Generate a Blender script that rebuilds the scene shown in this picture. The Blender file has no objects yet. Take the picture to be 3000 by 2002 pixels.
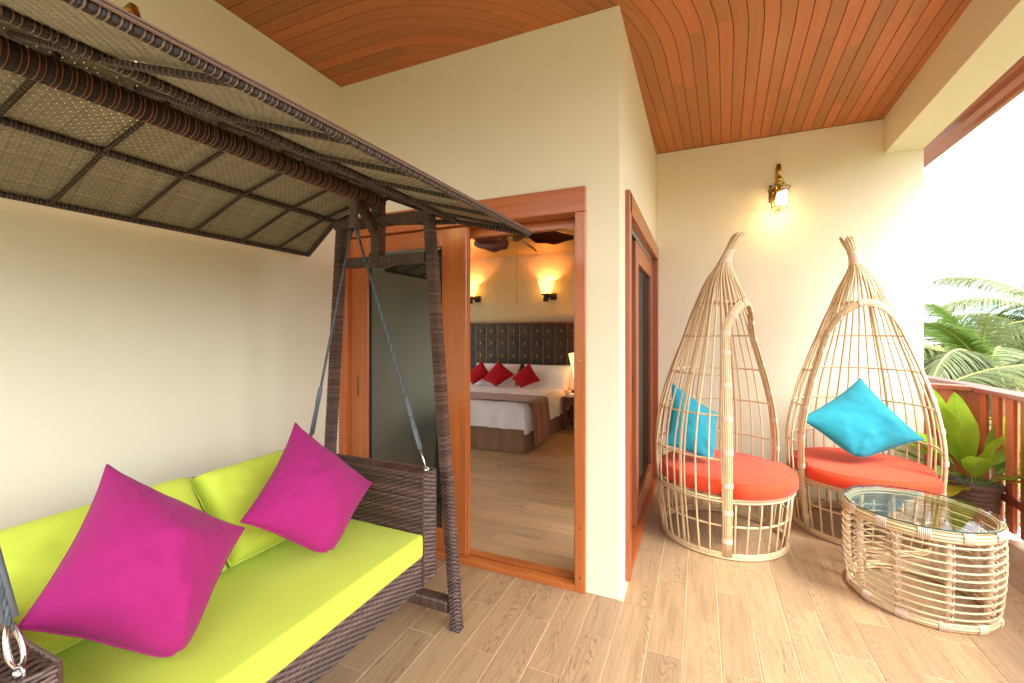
import bpy, bmesh, math, random
from mathutils import Vector, Matrix, noise
random.seed(7)
R = math.radians
PI = math.pi
V = Vector
scene = bpy.context.scene
COL = scene.collection

# ------------------------------------------------------------------ camera, sky, sun, exposure
cam_d = bpy.data.cameras.new('camera')
cam = bpy.data.objects.new('camera', cam_d)
COL.objects.link(cam)
cam.location = (0, 0, 1.4)
cam.rotation_euler = (R(90), 0, R(23.4))
cam_d.sensor_width = 36
cam_d.lens = 36 * 1273 / 3000
cam_d.shift_y = -26 / 3000
cam_d.clip_start = 0.02
cam_d.clip_end = 2000
scene.camera = cam

SUN_EL, SUN_AZ = 52, 118           # azimuth measured from +Y towards +X
world = bpy.data.worlds.new('World')
scene.world = world
world.use_nodes = True
wn = world.node_tree.nodes
wl = world.node_tree.links
wn.clear()
sky = wn.new('ShaderNodeTexSky')
sky.sky_type = 'NISHITA'
sky.sun_disc = False
sky.sun_elevation = R(SUN_EL)
sky.sun_rotation = R(SUN_AZ)
sky.air_density = 1.0
sky.dust_density = 4.0
sky.ozone_density = 1.0
hsv = wn.new('ShaderNodeHueSaturation')
hsv.inputs['Saturation'].default_value = 0.15
bg = wn.new('ShaderNodeBackground')
bg.inputs['Strength'].default_value = 0.15
wo = wn.new('ShaderNodeOutputWorld')
wl.new(sky.outputs[0], hsv.inputs['Color'])
wl.new(hsv.outputs[0], bg.inputs['Color'])
wl.new(bg.outputs[0], wo.inputs['Surface'])

sun_d = bpy.data.lights.new('sun', 'SUN')
sun_d.energy = 0.5
sun_d.angle = R(14)
sun_d.color = (1.0, 0.97, 0.92)
sun = bpy.data.objects.new('sun', sun_d)
COL.objects.link(sun)
sd = V((math.sin(R(SUN_AZ)) * math.cos(R(SUN_EL)), math.cos(R(SUN_AZ)) * math.cos(R(SUN_EL)), math.sin(R(SUN_EL))))
sun.rotation_euler = sd.to_track_quat('Z', 'Y').to_euler()

scene.view_settings.view_transform = 'Standard'
scene.view_settings.look = 'None'
scene.view_settings.exposure = 2.38
scene.view_settings.gamma = 1.0
scene.view_settings.use_curve_mapping = False
scene.cycles.max_bounces = 10
scene.cycles.diffuse_bounces = 7
scene.cycles.glossy_bounces = 4
scene.cycles.transmission_bounces = 6
scene.cycles.transparent_max_bounces = 12
scene.cycles.caustics_reflective = False
scene.cycles.caustics_refractive = False
scene.cycles.sample_clamp_indirect = 6.0

# ------------------------------------------------------------------ measures of the place
XA = -2.30      # wall behind the swing
YB = 2.31       # wall with the open sliding door
XC = -0.387     # wall with the side door
YD = 4.38       # end wall with the lantern
XD1 = 1.60
YK = -1.25       # open end of the balcony behind the camera
CZ = 3.116      # ceiling
BX = lambda y: 1.354 - 0.047 * (4.38 - y)     # inner face of the edge beam
BXO = lambda y: 1.600 - 0.050 * (4.38 - y)    # outer face


# ------------------------------------------------------------------ mesh builder
class MB:
    def __init__(s):
        s.v = []; s.f = []; s.m = []; s.uv = {}
    def vert(s, p, uv=None):
        s.v.append(tuple(p))
        if uv is not None: s.uv[len(s.v) - 1] = uv
        return len(s.v) - 1
    def face(s, idx, m=0):
        s.f.append(tuple(idx)); s.m.append(m)
    def box(s, x0, x1, y0, y1, z0, z1, m=0, M=None):
        P = [V((x, y, z)) for z in (z0, z1) for y in (y0, y1) for x in (x0, x1)]
        if M: P = [M @ p for p in P]
        b = len(s.v)
        for p in P: s.v.append(tuple(p))
        for q in ((0, 2, 3, 1), (4, 5, 7, 6), (0, 1, 5, 4), (2, 6, 7, 3), (0, 4, 6, 2), (1, 3, 7, 5)):
            s.face([b + i for i in q], m)
    def cbox(s, x0, x1, y0, y1, z0, z1, c=0.002, m=0, M=None):
        """box with chamfered edges"""
        b = len(s.v)
        sg = (0, 1)
        idx = {}
        X = (x0, x1); Y = (y0, y1); Z = (z0, z1)
        for i in sg:
            for j in sg:
                for k in sg:
                    di = c if i == 0 else -c; dj = c if j == 0 else -c; dk = c if k == 0 else -c
                    for a, p in enumerate(((X[i], Y[j] + dj, Z[k] + dk), (X[i] + di, Y[j], Z[k] + dk), (X[i] + di, Y[j] + dj, Z[k]))):
                        p = V(p)
                        if M: p = M @ p
                        s.v.append(tuple(p)); idx[(i, j, k, a)] = len(s.v) - 1
        I = lambda i, j, k, a: idx[(i, j, k, a)]
        def quad(l, flip):
            s.face(l[::-1] if flip else l, m)
        for i in sg: quad([I(i, 0, 0, 0), I(i, 1, 0, 0), I(i, 1, 1, 0), I(i, 0, 1, 0)], i == 0)
        for j in sg: quad([I(0, j, 0, 1), I(0, j, 1, 1), I(1, j, 1, 1), I(1, j, 0, 1)], j == 0)
        for k in sg: quad([I(0, 0, k, 2), I(1, 0, k, 2), I(1, 1, k, 2), I(0, 1, k, 2)], k == 0)
        for j in sg:
            for k in sg: quad([I(0, j, k, 1), I(1, j, k, 1), I(1, j, k, 2), I(0, j, k, 2)], (j + k) % 2 == 0)
        for i in sg:
            for k in sg: quad([I(i, 0, k, 0), I(i, 0, k, 2), I(i, 1, k, 2), I(i, 1, k, 0)], (i + k) % 2 == 0)
        for i in sg:
            for j in sg: quad([I(i, j, 0, 0), I(i, j, 1, 0), I(i, j, 1, 1), I(i, j, 0, 1)], (i + j) % 2 == 1)
        for i in sg:
            for j in sg:
                for k in sg:
                    s.face([I(i, j, k, 0), I(i, j, k, 1), I(i, j, k, 2)][:: (-1 if (i + j + k) % 2 == 0 else 1)], m)
    def tube(s, pts, r, n=6, closed=False, caps=True, m=0, up=None, sq=None):
        pts = [V(p) for p in pts]
        N = len(pts)
        rr = r if isinstance(r, (list, tuple)) else [r] * N
        T = []
        for i in range(N):
            a = pts[(i - 1) % N] if (closed or i > 0) else pts[i]
            b = pts[(i + 1) % N] if (closed or i < N - 1) else pts[i]
            t = (b - a)
            T.append(t.normalized() if t.length > 1e-9 else V((0, 0, 1)))
        u = V(up) if up else (V((0, 0, 1)) if abs(T[0].z) < 0.9 else V((1, 0, 0)))
        u = (u - T[0] * u.dot(T[0])).normalized()
        b0 = len(s.v)
        L = 0
        for i in range(N):
            if i > 0: L += (pts[i] - pts[i - 1]).length
            u = (u - T[i] * u.dot(T[i])).normalized()
            w = T[i].cross(u)
            for k in range(n):
                a = 2 * PI * (k + .5) / n
                ca, sa = math.cos(a), math.sin(a)
                if sq: ca *= sq[0]; sa *= sq[1]
                s.vert(pts[i] + (u * ca + w * sa) * rr[i], (L, k / n))
        for i in range(N if closed else N - 1):
            for k in range(n):
                a = b0 + i * n + k; b = b0 + i * n + (k + 1) % n
                i2 = (i + 1) % N
                c = b0 + i2 * n + (k + 1) % n; d = b0 + i2 * n + k
                s.face((a, b, c, d), m)
        if caps and not closed:
            s.face([b0 + k for k in range(n)][::-1], m)
            s.face([b0 + (N - 1) * n + k for k in range(n)], m)
    def lathe(s, prof, n=24, c=(0, 0, 0), m=0, cap0=True, cap1=True):
        b0 = len(s.v)
        for r, z in prof:
            for k in range(n):
                a = 2 * PI * k / n
                s.vert((c[0] + r * math.cos(a), c[1] + r * math.sin(a), c[2] + z), (a * max(r, .01), z))
        for i in range(len(prof) - 1):
            for k in range(n):
                s.face((b0 + i * n + k, b0 + i * n + (k + 1) % n, b0 + (i + 1) * n + (k + 1) % n, b0 + (i + 1) * n + k), m)
        if cap0: s.face([b0 + k for k in range(n)][::-1], m)
        if cap1: s.face([b0 + (len(prof) - 1) * n + k for k in range(n)], m)
    def prism(s, poly, h0, h1, axis='z', m=0):
        """polygon in two coordinates pushed along the third"""
        def P(a, b, h):
            return {'z': (a, b, h), 'y': (a, h, b), 'x': (h, a, b)}[axis]
        n = len(poly); b = len(s.v)
        for h in (h0, h1):
            for a, c in poly: s.v.append(P(a, c, h))
        s.face([b + i for i in range(n)][::-1], m); s.face([b + n + i for i in range(n)], m)
        for i in range(n):
            j = (i + 1) % n
            s.face((b + i, b + j, b + n + j, b + n + i), m)
    def mesh(s, name, mats, smooth=False, fix=True):
        me = bpy.data.meshes.new(name)
        me.from_pydata(s.v, [], s.f)
        for mt in (mats if isinstance(mats, (list, tuple)) else [mats]): me.materials.append(mt)
        me.polygons.foreach_set('material_index', s.m)
        if smooth: me.polygons.foreach_set('use_smooth', [True] * len(s.f))
        if s.uv:
            l = me.uv_layers.new(name='UVMap')
            li = [0] * len(me.loops); me.loops.foreach_get('vertex_index', li)
            flat = []
            for i in li: flat.extend(s.uv.get(i, (0, 0)))
            l.data.foreach_set('uv', flat)
        me.update()
        if fix:
            bm = bmesh.new(); bm.from_mesh(me)
            bmesh.ops.recalc_face_normals(bm, faces=bm.faces)
            bm.to_mesh(me); bm.free()
        return me
    def obj(s, name, mats, parent=None, smooth=False, fix=True, bevel=0):
        return link(name, s.mesh(name, mats, smooth, fix), parent, bevel)


def link(name, data, parent=None, bevel=0):
    o = bpy.data.objects.new(name, data)
    COL.objects.link(o)
    if parent: o.parent = parent
    if bevel:
        b = o.modifiers.new('bevel', 'BEVEL'); b.width = bevel; b.segments = 2; b.limit_method = 'ANGLE'
        b.harden_normals = False
    return o
def thing(name, label, cat, loc=(0, 0, 0), rz=0, group=None):
    o = bpy.data.objects.new(name, None)
    COL.objects.link(o)
    o.location = loc; o.rotation_euler = (0, 0, rz)
    o.empty_display_size = .1
    return tag(o, label, cat, group)
def tag(o, label, cat, group=None):
    o['label'] = label; o['category'] = cat
    if group: o['group'] = group
    return o
def struct(o, label=None):
    o['kind'] = 'structure'
    if label: o['label'] = label
    return o
def stuff(o):
    o['kind'] = 'stuff'; return o
def copy_tree(o, parent=None):
    c = o.copy(); COL.objects.link(c)
    if parent: c.parent = parent
    for ch in list(o.children): copy_tree(ch, c)
    return c


# ------------------------------------------------------------------ materials
class NT:
    def __init__(s, name):
        s.m = bpy.data.materials.new(name); s.m.use_nodes = True
        s.n = s.m.node_tree.nodes; s.l = s.m.node_tree.links
        s.p = s.n['Principled BSDF']
    def new(s, t, **kw):
        o = s.n.new(t)
        for k, v in kw.items(): setattr(o, k, v)
        return o
    def link(s, a, b): s.l.new(a, b)
    def noise(s, vec, scale, detail=3, rough=.5, dist=0):
        o = s.new('ShaderNodeTexNoise')
        o.inputs['Scale'].default_value = scale; o.inputs['Detail'].default_value = detail
        o.inputs['Roughness'].default_value = rough; o.inputs['Distortion'].default_value = dist
        if vec: s.link(vec, o.inputs['Vector'])
        return o
    def ramp(s, fac, stops):
        o = s.new('ShaderNodeValToRGB')
        e = o.color_ramp.elements
        while len(e) < len(stops): e.new(.5)
        for i, (p, c) in enumerate(stops):
            e[i].position = p; e[i].color = (*c, 1) if len(c) == 3 else c
        s.link(fac, o.inputs[0]); return o
    def mix(s, fac, a, b, mode='MIX'):
        o = s.new('ShaderNodeMix', data_type='RGBA', blend_type=mode)
        for sock, val in ((o.inputs[0], fac), (o.inputs[6], a), (o.inputs[7], b)):
            if hasattr(val, 'links') or hasattr(val, 'is_linked'): s.link(val, sock)
            elif isinstance(val, (int, float)): sock.default_value = val
            else: sock.default_value = (*val, 1)
        return o.outputs[2]
    def math(s, op, a, b=None):
        o = s.new('ShaderNodeMath', operation=op)
        for sock, val in ((o.inputs[0], a), (o.inputs[1], b)):
            if val is None: continue
            if hasattr(val, 'is_linked'): s.link(val, sock)
            else: sock.default_value = val
        return o.outputs[0]
    def bump(s, h, strength=.3, dist=.002):
        o = s.new('ShaderNodeBump'); o.inputs['Strength'].default_value = strength; o.inputs['Distance'].default_value = dist
        s.link(h, o.inputs['Height']); s.link(o.outputs[0], s.p.inputs['Normal'])
    def coords(s, scale=(1, 1, 1), rnd=0, which='Object'):
        t = s.new('ShaderNodeTexCoord'); mp = s.new('ShaderNodeMapping')
        mp.inputs['Scale'].default_value = scale
        s.link(t.outputs[which], mp.inputs['Vector'])
        if rnd:
            oi = s.new('ShaderNodeObjectInfo')
            cx = s.new('ShaderNodeCombineXYZ')
            for i, k in enumerate((rnd, rnd * 1.7, rnd * .6)): s.link(s.math('MULTIPLY', oi.outputs['Random'], k), cx.inputs[i])
            s.link(cx.outputs[0], mp.inputs['Location'])
        return mp.outputs[0]
    def set(s, **kw):
        for k, v in kw.items():
            k = {'rough': 'Roughness', 'metal': 'Metallic', 'ior': 'IOR', 'spec': 'Specular IOR Level', 'coat': 'Coat Weight', 'trans': 'Transmission Weight', 'sheen': 'Sheen Weight', 'alpha': 'Alpha', 'coat_rough': 'Coat Roughness'}[k]
            s.p.inputs[k].default_value = v
        return s
    def color(s, c):
        if hasattr(c, 'is_linked'): s.link(c, s.p.inputs['Base Color'])
        else: s.p.inputs['Base Color'].default_value = (*c, 1)
        return s

def plain(name, c, rough=.5, metal=0, **kw):
    n = NT(name); n.color(c).set(rough=rough, metal=metal, **kw); return n.m

def paint(name, c, var=.06, bump=.25):
    n = NT(name)
    v = n.coords()
    a = n.noise(v, 1.3, 6, .68)
    dark = tuple(x * (1 - var) for x in c)
    col = n.mix(a.outputs[0], dark, tuple(min(1, x * (1 + var * .4)) for x in c))
    sp = n.noise(v, 3.1, 8, .72, .8); sm = n.ramp(sp.outputs[0], [(.60, (0, 0, 0)), (.78, (1, 1, 1))])
    col = n.mix(n.math('MULTIPLY', sm.outputs[0], .16), col, tuple(x * .62 for x in c))
    vs = n.coords((26, 26, 1.3)); st = n.noise(vs, 1.0, 3, .5)
    col = n.mix(n.math('MULTIPLY', n.ramp(st.outputs[0], [(.62, (0, 0, 0)), (.8, (1, 1, 1))]).outputs[0], .10), col, tuple(x * .75 for x in c))
    n.color(col).set(rough=.62, spec=.3)
    f = n.noise(v, 160, 3, .6); g = n.noise(v, 9, 3, .5)
    n.bump(n.math('ADD', f.outputs[0], n.math('MULTIPLY', g.outputs[0], 3.0)), bump, .0015)
    return n.m

def wood(name, c1, c2, axis='z', rough=.3, coat=.3, tint=None, rnd=9, across=26, gmul=1.0, bump=.12, which='Object'):
    """wood whose grain runs along one axis; each object gets its own patch and tone"""
    n = NT(name)
    sc = {'x': (1.1, across, across), 'y': (across, 1.1, across), 'z': (across, across, 1.1)}[axis]
    v = n.coords(tuple(k * gmul for k in sc), rnd, which)
    a = n.noise(v, 1.0, 6, .62, 1.2)
    fine = n.noise(v, 6, 3, .6)
    base = n.ramp(a.outputs[0], [(.3, c2), (.52, tuple((x + y) / 2 for x, y in zip(c1, c2))), (.68, c1)])
    col = n.mix(n.math('MULTIPLY', fine.outputs[0], .35), base.outputs[0], c2)
    if tint:
        oi = n.new('ShaderNodeObjectInfo')
        rp = n.ramp(oi.outputs['Random'], tint)
        col = n.mix(1.0, col, rp.outputs[0], 'MULTIPLY')
    n.color(col).set(rough=rough, coat=coat, coat_rough=.15)
    n.bump(a.outputs[0], bump, .001)
    return n.m

def fabric(name, c, rough=.85, bump=.35, sheen=.15, var=.1):
    n = NT(name)
    v = n.coords()
    a = n.noise(v, 7, 3, .5)
    n.color(n.mix(a.outputs[0], tuple(x * (1 - var) for x in c), tuple(min(1, x * (1 + var * .5)) for x in c)))
    n.set(rough=rough, sheen=sheen, spec=.15)
    w = n.noise(v, 420, 2, .5); g = n.noise(v, 14, 4, .6, .6)
    n.bump(n.math('ADD', n.math('MULTIPLY', w.outputs[0], .5), n.math('MULTIPLY', g.outputs[0], 2.4)), bump, .0016)
    return n.m

def strands(name, cols, rough=.45, spec=.5, bump=0):
    """woven strands: every strand (mesh island) takes a tone of its own"""
    n = NT(name)
    g = n.new('ShaderNodeNewGeometry')
    rp = n.ramp(g.outputs['Random Per Island'], [(i / max(1, len(cols) - 1), c) for i, c in enumerate(cols)])
    v = n.coords()
    a = n.noise(v, 60, 2, .5)
    n.color(n.mix(n.math('MULTIPLY', a.outputs[0], .45), rp.outputs[0], tuple(x * .5 for x in cols[0])))
    n.set(rough=rough, spec=spec)
    return n.m

def emit(name, c, s):
    n = NT(name); n.color(c).set(rough=.5)
    n.p.inputs['Emission Color'].default_value = (*c, 1); n.p.inputs['Emission Strength'].default_value = s
    return n.m

def floor_tile_mat(name, ax, la, lb, lc):
    n = NT(name)
    sc = (10.5, 1.15, 1) if ax == 'y' else (1.15, 10.5, 1)
    v = n.coords(sc, 37)
    warp = n.noise(v, .9, 3, .5)
    ad = n.new('ShaderNodeVectorMath', operation='MULTIPLY_ADD')
    n.link(warp.outputs['Color'], ad.inputs[0]); ad.inputs[1].default_value = (1.7, 1.7, 0); n.link(v, ad.inputs[2])
    rings = n.new('ShaderNodeTexWave', wave_type='RINGS', rings_direction='Z')
    n.link(ad.outputs[0], rings.inputs['Vector'])
    rings.inputs['Scale'].default_value = 3.9; rings.inputs['Distortion'].default_value = 2.6; rings.inputs['Detail'].default_value = 3
    rings.inputs['Detail Scale'].default_value = 1.2
    v2 = n.coords((70, 2.2, 1) if ax == 'y' else (2.2, 70, 1), 11)
    fibre = n.noise(v2, 1.4, 5, .65)
    mask = n.noise(v, .55, 3, .6)
    mk = n.ramp(mask.outputs[0], [(.46, (0, 0, 0)), (.66, (1, 1, 1))])
    base = n.ramp(fibre.outputs[0], [(.25, lb), (.6, la)])
    rg = n.ramp(rings.outputs[0], [(.0, (0, 0, 0)), (.32, (1, 1, 1))])
    inv = n.math('SUBTRACT', 1.0, rg.outputs[0])
    col = n.mix(n.math('MULTIPLY', n.math('MULTIPLY', mk.outputs[0], inv), .66), base.outputs[0], lc)
    blot = n.noise(v, 1.7, 3, .6)
    bm_ = n.ramp(blot.outputs[0], [(.55, (0, 0, 0)), (.8, (1, 1, 1))])
    col = n.mix(n.math('MULTIPLY', bm_.outputs[0], .45), col, lc)
    oi = n.new('ShaderNodeObjectInfo')
    tr = n.ramp(oi.outputs['Random'], [(0, (.88, .87, .86)), (.5, (1, .98, .95)), (1, (1.08, 1.04, 1.0))])
    n.color(n.mix(1.0, col, tr.outputs[0], 'MULTIPLY')).set(rough=.38, spec=.45)
    n.bump(fibre.outputs[0], .12, .0008)
    return n.m

M = {}
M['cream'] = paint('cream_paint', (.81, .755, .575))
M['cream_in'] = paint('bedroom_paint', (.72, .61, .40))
M['white_trim'] = paint('white_strip', (.86, .84, .80), .05, .1)
M['tile'] = floor_tile_mat('wood_look_tile', 'y', (.43, .295, .168), (.315, .205, .110), (.10, .06, .033))
M['tile_in'] = floor_tile_mat('wood_look_tile_inside', 'x', (.66, .45, .26), (.46, .29, .15), (.22, .13, .06))
M['grout'] = plain('grout', (.74, .57, .38), .8)
M['ceil'] = wood('ceiling_wood', (.56, .195, .062), (.46, .150, .044), 'x', .52, .04, [(0, (.80, .88, .88)), (.3, (.92, .95, .93)), (.6, (1.0, 1.0, .98)), (1, (1.12, 1.02, .98))], 20, 22, 1.0, .05, 'UV')
M['seam'] = plain('ceiling_backing', (.05, .018, .008), .8)
M['door_z'] = wood('door_wood_upright', (.54, .165, .040), (.39, .105, .024), 'z', .28, .35, None, 9, 24)
M['door_x'] = wood('door_wood_level', (.54, .165, .040), (.39, .105, .024), 'x', .28, .35, None, 9, 24)
M['door_y'] = wood('door_wood_deep', (.50, .135, .03), (.34, .08, .016), 'y', .3, .3, None, 9, 24)
M['sidedoor_z'] = wood('side_door_wood', (.42, .12, .045), (.27, .065, .022), 'z', .32, .3, None, 9, 24)
M['rail_z'] = wood('railing_wood', (.58, .17, .075), (.44, .11, .045), 'z', .4, .15, [(0, (.72, .75, .85)), (.5, (1, 1, 1)), (1, (1.25, 1.1, .9))], 9, 24)
M['rail_y'] = wood('handrail_wood', (.36, .10, .055), (.25, .06, .035), 'y', .3, .3, None, 9, 24)
M['fascia'] = wood('eave_wood', (.46, .12, .05), (.34, .075, .03), 'y', .35, .3, None, 9, 24)
M['in_ceil'] = wood('bedroom_ceiling_wood', (.42, .29, .05), (.28, .18, .03), 'x', .3, .4, [(0, (.8, .8, .8)), (1, (1.15, 1.1, 1))], 9, 24)
M['dark_wood'] = wood('dark_panel_wood', (.070, .028, .012), (.034, .013, .006), 'z', .42, .05, [(0, (.7, .7, .7)), (1, (1.3, 1.3, 1.3))], 9, 20)
M['mid_wood'] = wood('bedside_wood', (.26, .09, .03), (.15, .045, .015), 'x', .35, .3)
M['gold'] = plain('gold_strip', (.42, .27, .10), .35, .7)
M['wicker'] = strands('brown_wicker', [(.050, .026, .018), (.115, .062, .044), (.070, .038, .028), (.19, .10, .072), (.085, .05, .045)], .38, .6)
M['wrap'] = strands('wrapped_wicker', [(.045, .026, .019), (.12, .068, .046), (.075, .043, .032), (.15, .088, .060)], .42, .5)
M['wrap_orange'] = strands('orange_wicker', [(.26, .085, .03), (.36, .13, .045), (.20, .07, .028)], .45, .4)
M['wrap_grey'] = strands('grey_brown_wicker', [(.15, .092, .068), (.21, .135, .105), (.12, .078, .060)], .45, .4)
M['black'] = strands('black_strap', [(.018, .014, .012), (.035, .026, .022), (.022, .018, .016)], .6, .3)
M['dark_core'] = plain('dark_wicker_core', (.022, .013, .010), .6)
M['canopy'] = strands('canopy_wicker', [(.27, .235, .155), (.34, .305, .21), (.23, .20, .13), (.40, .36, .26)], .5, .4)
M['lime'] = fabric('lime_fabric', (.57, .69, .075), sheen=.1, var=.06)
M['magenta'] = fabric('magenta_fabric', (.33, .016, .140), sheen=.1, var=.03, bump=.2)
M['teal'] = fabric('teal_fabric', (.022, .25, .32), sheen=.08, var=.03, bump=.2)
M['red'] = fabric('coral_red_fabric', (.70, .068, .024), sheen=.12)
M['crimson'] = fabric('crimson_fabric', (.42, .006, .014), sheen=.1)
M['linen'] = fabric('white_linen', (.88, .88, .93), sheen=.05, var=.04)
M['skirt'] = fabric('brown_skirt_fabric', (.27, .165, .10), sheen=.1)
M['rope'] = strands('grey_rope', [(.06, .075, .085), (.11, .125, .14), (.16, .18, .20)], .6, .3)
M['steel'] = plain('polished_steel', (.62, .62, .62), .18, 1)
M['brass'] = plain('aged_brass', (.46, .28, .07), .25, 1)
M['brass_dark'] = plain('dark_brass', (.22, .13, .04), .35, 1)
M['rubber'] = plain('black_rubber', (.012, .012, .012), .6)
M['pot'] = None

def rattan():
    n = NT('natural_rattan')
    v = n.coords((1, 1, 1), 5)
    g = n.new('ShaderNodeNewGeometry')
    rp = n.ramp(g.outputs['Random Per Island'], [(0, (.66, .50, .27)), (.4, (.76, .61, .35)), (.75, (.60, .44, .26)), (1, (.82, .68, .41))])
    a = n.noise(v, 22, 4, .6); b = n.noise(v, 120, 2, .5)
    c = n.mix(n.ramp(a.outputs[0], [(.45, (0, 0, 0)), (.85, (.35, .35, .35))]).outputs[0], rp.outputs[0], (.48, .30, .17))
    n.color(c).set(rough=.42, spec=.45)
    n.bump(b.outputs[0], .15, .0006)
    return n.m
M['rattan'] = rattan()
def binding():
    n = NT('rattan_binding')
    v = n.coords()
    w = n.noise(v, 55, 3, .6)
    n.color(n.mix(w.outputs[0], (.70, .52, .40), (.86, .70, .56))).set(rough=.5)
    n.bump(w.outputs[0], .4, .001)
    return n.m
M['bind'] = binding()
def potm():
    n = NT('brown_pot_plastic')
    v = n.coords()
    a = n.noise(v, 12, 4, .6)
    n.color(n.mix(a.outputs[0], (.12, .062, .043), (.21, .125, .088))).set(rough=.5)
    n.bump(a.outputs[0], .2, .002); return n.m
M['pot'] = potm()
def leafm(name, c1, c2, c3, trans=.35):
    n = NT(name)
    t = n.new('ShaderNodeTexCoord')
    sep = n.new('ShaderNodeSeparateXYZ'); n.link(t.outputs['UV'], sep.inputs[0])
    oi = n.new('ShaderNodeObjectInfo')
    # ribs running from the midrib to the edge
    vr = n.math('SINE', n.math('MULTIPLY', n.math('ADD', n.math('MULTIPLY', n.math('ABSOLUTE', n.math('SUBTRACT', sep.outputs[1], .5)), -.5), sep.outputs[0]), 150.0))
    mid = n.math('LESS_THAN', n.math('ABSOLUTE', n.math('SUBTRACT', sep.outputs[1], .5)), .018)
    v = n.coords((1, 1, 1), 4)
    a = n.noise(v, 14, 3, .6)
    col = n.mix(n.ramp(a.outputs[0], [(.35, (0, 0, 0)), (.7, (1, 1, 1))]).outputs[0], c1, c2)
    col = n.mix(n.math('MULTIPLY', n.math('ADD', vr, 1.0), .16), col, c3)
    col = n.mix(n.math('MULTIPLY', mid, .7), col, (.42, .48, .12))
    n.color(col).set(rough=.36, spec=.5)
    n.bump(vr, .3, .002)
    tr = n.new('ShaderNodeBsdfTranslucent'); n.link(col, tr.inputs[0])
    mx = n.new('ShaderNodeMixShader'); mx.inputs[0].default_value = trans
    out = n.n['Material Output']
    n.link(n.p.outputs[0], mx.inputs[1]); n.link(tr.outputs[0], mx.inputs[2]); n.link(mx.outputs[0], out.inputs[0])
    return n.m
M['leaf'] = leafm('broad_leaf', (.34, .50, .03), (.20, .38, .02), (.44, .58, .07), .45)
M['leaf_dark'] = leafm('dark_leaf', (.13, .27, .03), (.08, .19, .02), (.18, .33, .05), .3)
M['leaf_yellow'] = leafm('yellowing_leaf', (.52, .36, .02), (.22, .32, .02), (.58, .44, .05), .35)
def palmm(name, cols):
    n = NT(name)
    g = n.new('ShaderNodeNewGeometry')
    rp = n.ramp(g.outputs['Random Per Island'], [(i / (len(cols) - 1), c) for i, c in enumerate(cols)])
    n.color(rp.outputs[0]).set(rough=.38, spec=.5)
    tr = n.new('ShaderNodeBsdfTranslucent'); n.link(rp.outputs[0], tr.inputs[0])
    mx = n.new('ShaderNodeMixShader'); mx.inputs[0].default_value = .3
    n.link(n.p.outputs[0], mx.inputs[1]); n.link(tr.outputs[0], mx.inputs[2]); n.link(mx.outputs[0], n.n['Material Output'].inputs[0])
    return n.m
M['palm'] = palmm('palm_leaflets', [(.13, .18, .06), (.19, .24, .09), (.26, .30, .13), (.16, .21, .075)])
M['palm_fresh'] = palmm('fresh_palm_leaflets', [(.16, .26, .05), (.22, .32, .07), (.13, .23, .05)])
M['palm_dead'] = palmm('dry_palm_leaflets', [(.22, .13, .06), (.30, .19, .09), (.17, .10, .05)])
M['rachis'] = plain('palm_rib', (.50, .50, .14), .5)
M['trunk'] = paint('palm_bark', (.16, .12, .085), .4, .9)
def glassm(name, tint, mixf):
    n = NT(name)
    out = n.n['Material Output']
    gl = n.new('ShaderNodeBsdfGlossy'); gl.inputs['Roughness'].default_value = .01; gl.inputs['Color'].default_value = (1, 1, 1, 1)
    tr = n.new('ShaderNodeBsdfTransparent'); tr.inputs[0].default_value = (*tint, 1)
    fr = n.new('ShaderNodeFresnel'); fr.inputs[0].default_value = 1.5
    mx = n.new('ShaderNodeMixShader')
    n.link(n.math('MULTIPLY', fr.outputs[0], mixf), mx.inputs[0]); n.link(tr.outputs[0], mx.inputs[1]); n.link(gl.outputs[0], mx.inputs[2])
    n.link(mx.outputs[0], out.inputs[0]); return n.m
M['glass'] = glassm('clear_glass', (.95, .985, .965), .75)
M['lamp_glass'] = glassm('lantern_glass', (.98, .95, .88), .8)
M['glass_edge'] = plain('green_glass_edge', (.01, .07, .045), .1, 0)
def tinted():
    n = NT('tinted_door_glass')
    out = n.n['Material Output']
    gl = n.new('ShaderNodeBsdfGlossy'); gl.inputs['Roughness'].default_value = .015; gl.inputs['Color'].default_value = (.90, .92, .87, 1)
    df = n.new('ShaderNodeBsdfDiffuse'); df.inputs[0].default_value = (.022, .026, .024, 1)
    mx = n.new('ShaderNodeMixShader'); mx.inputs[0].default_value = .19
    n.link(df.outputs[0], mx.inputs[1]); n.link(gl.outputs[0], mx.inputs[2]); n.link(mx.outputs[0], out.inputs[0]); return n.m
M['tint_glass'] = tinted()
M['bulb'] = emit('glowing_bulb', (1, .78, .48), 6)
M['shade'] = emit('lit_shade', (1, .52, .12), .9)
M['shade_soft'] = emit('lit_table_shade', (1, .62, .22), .5)
M['leather'] = plain('aluminium_track', (.35, .35, .36), .35, .8)

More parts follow.
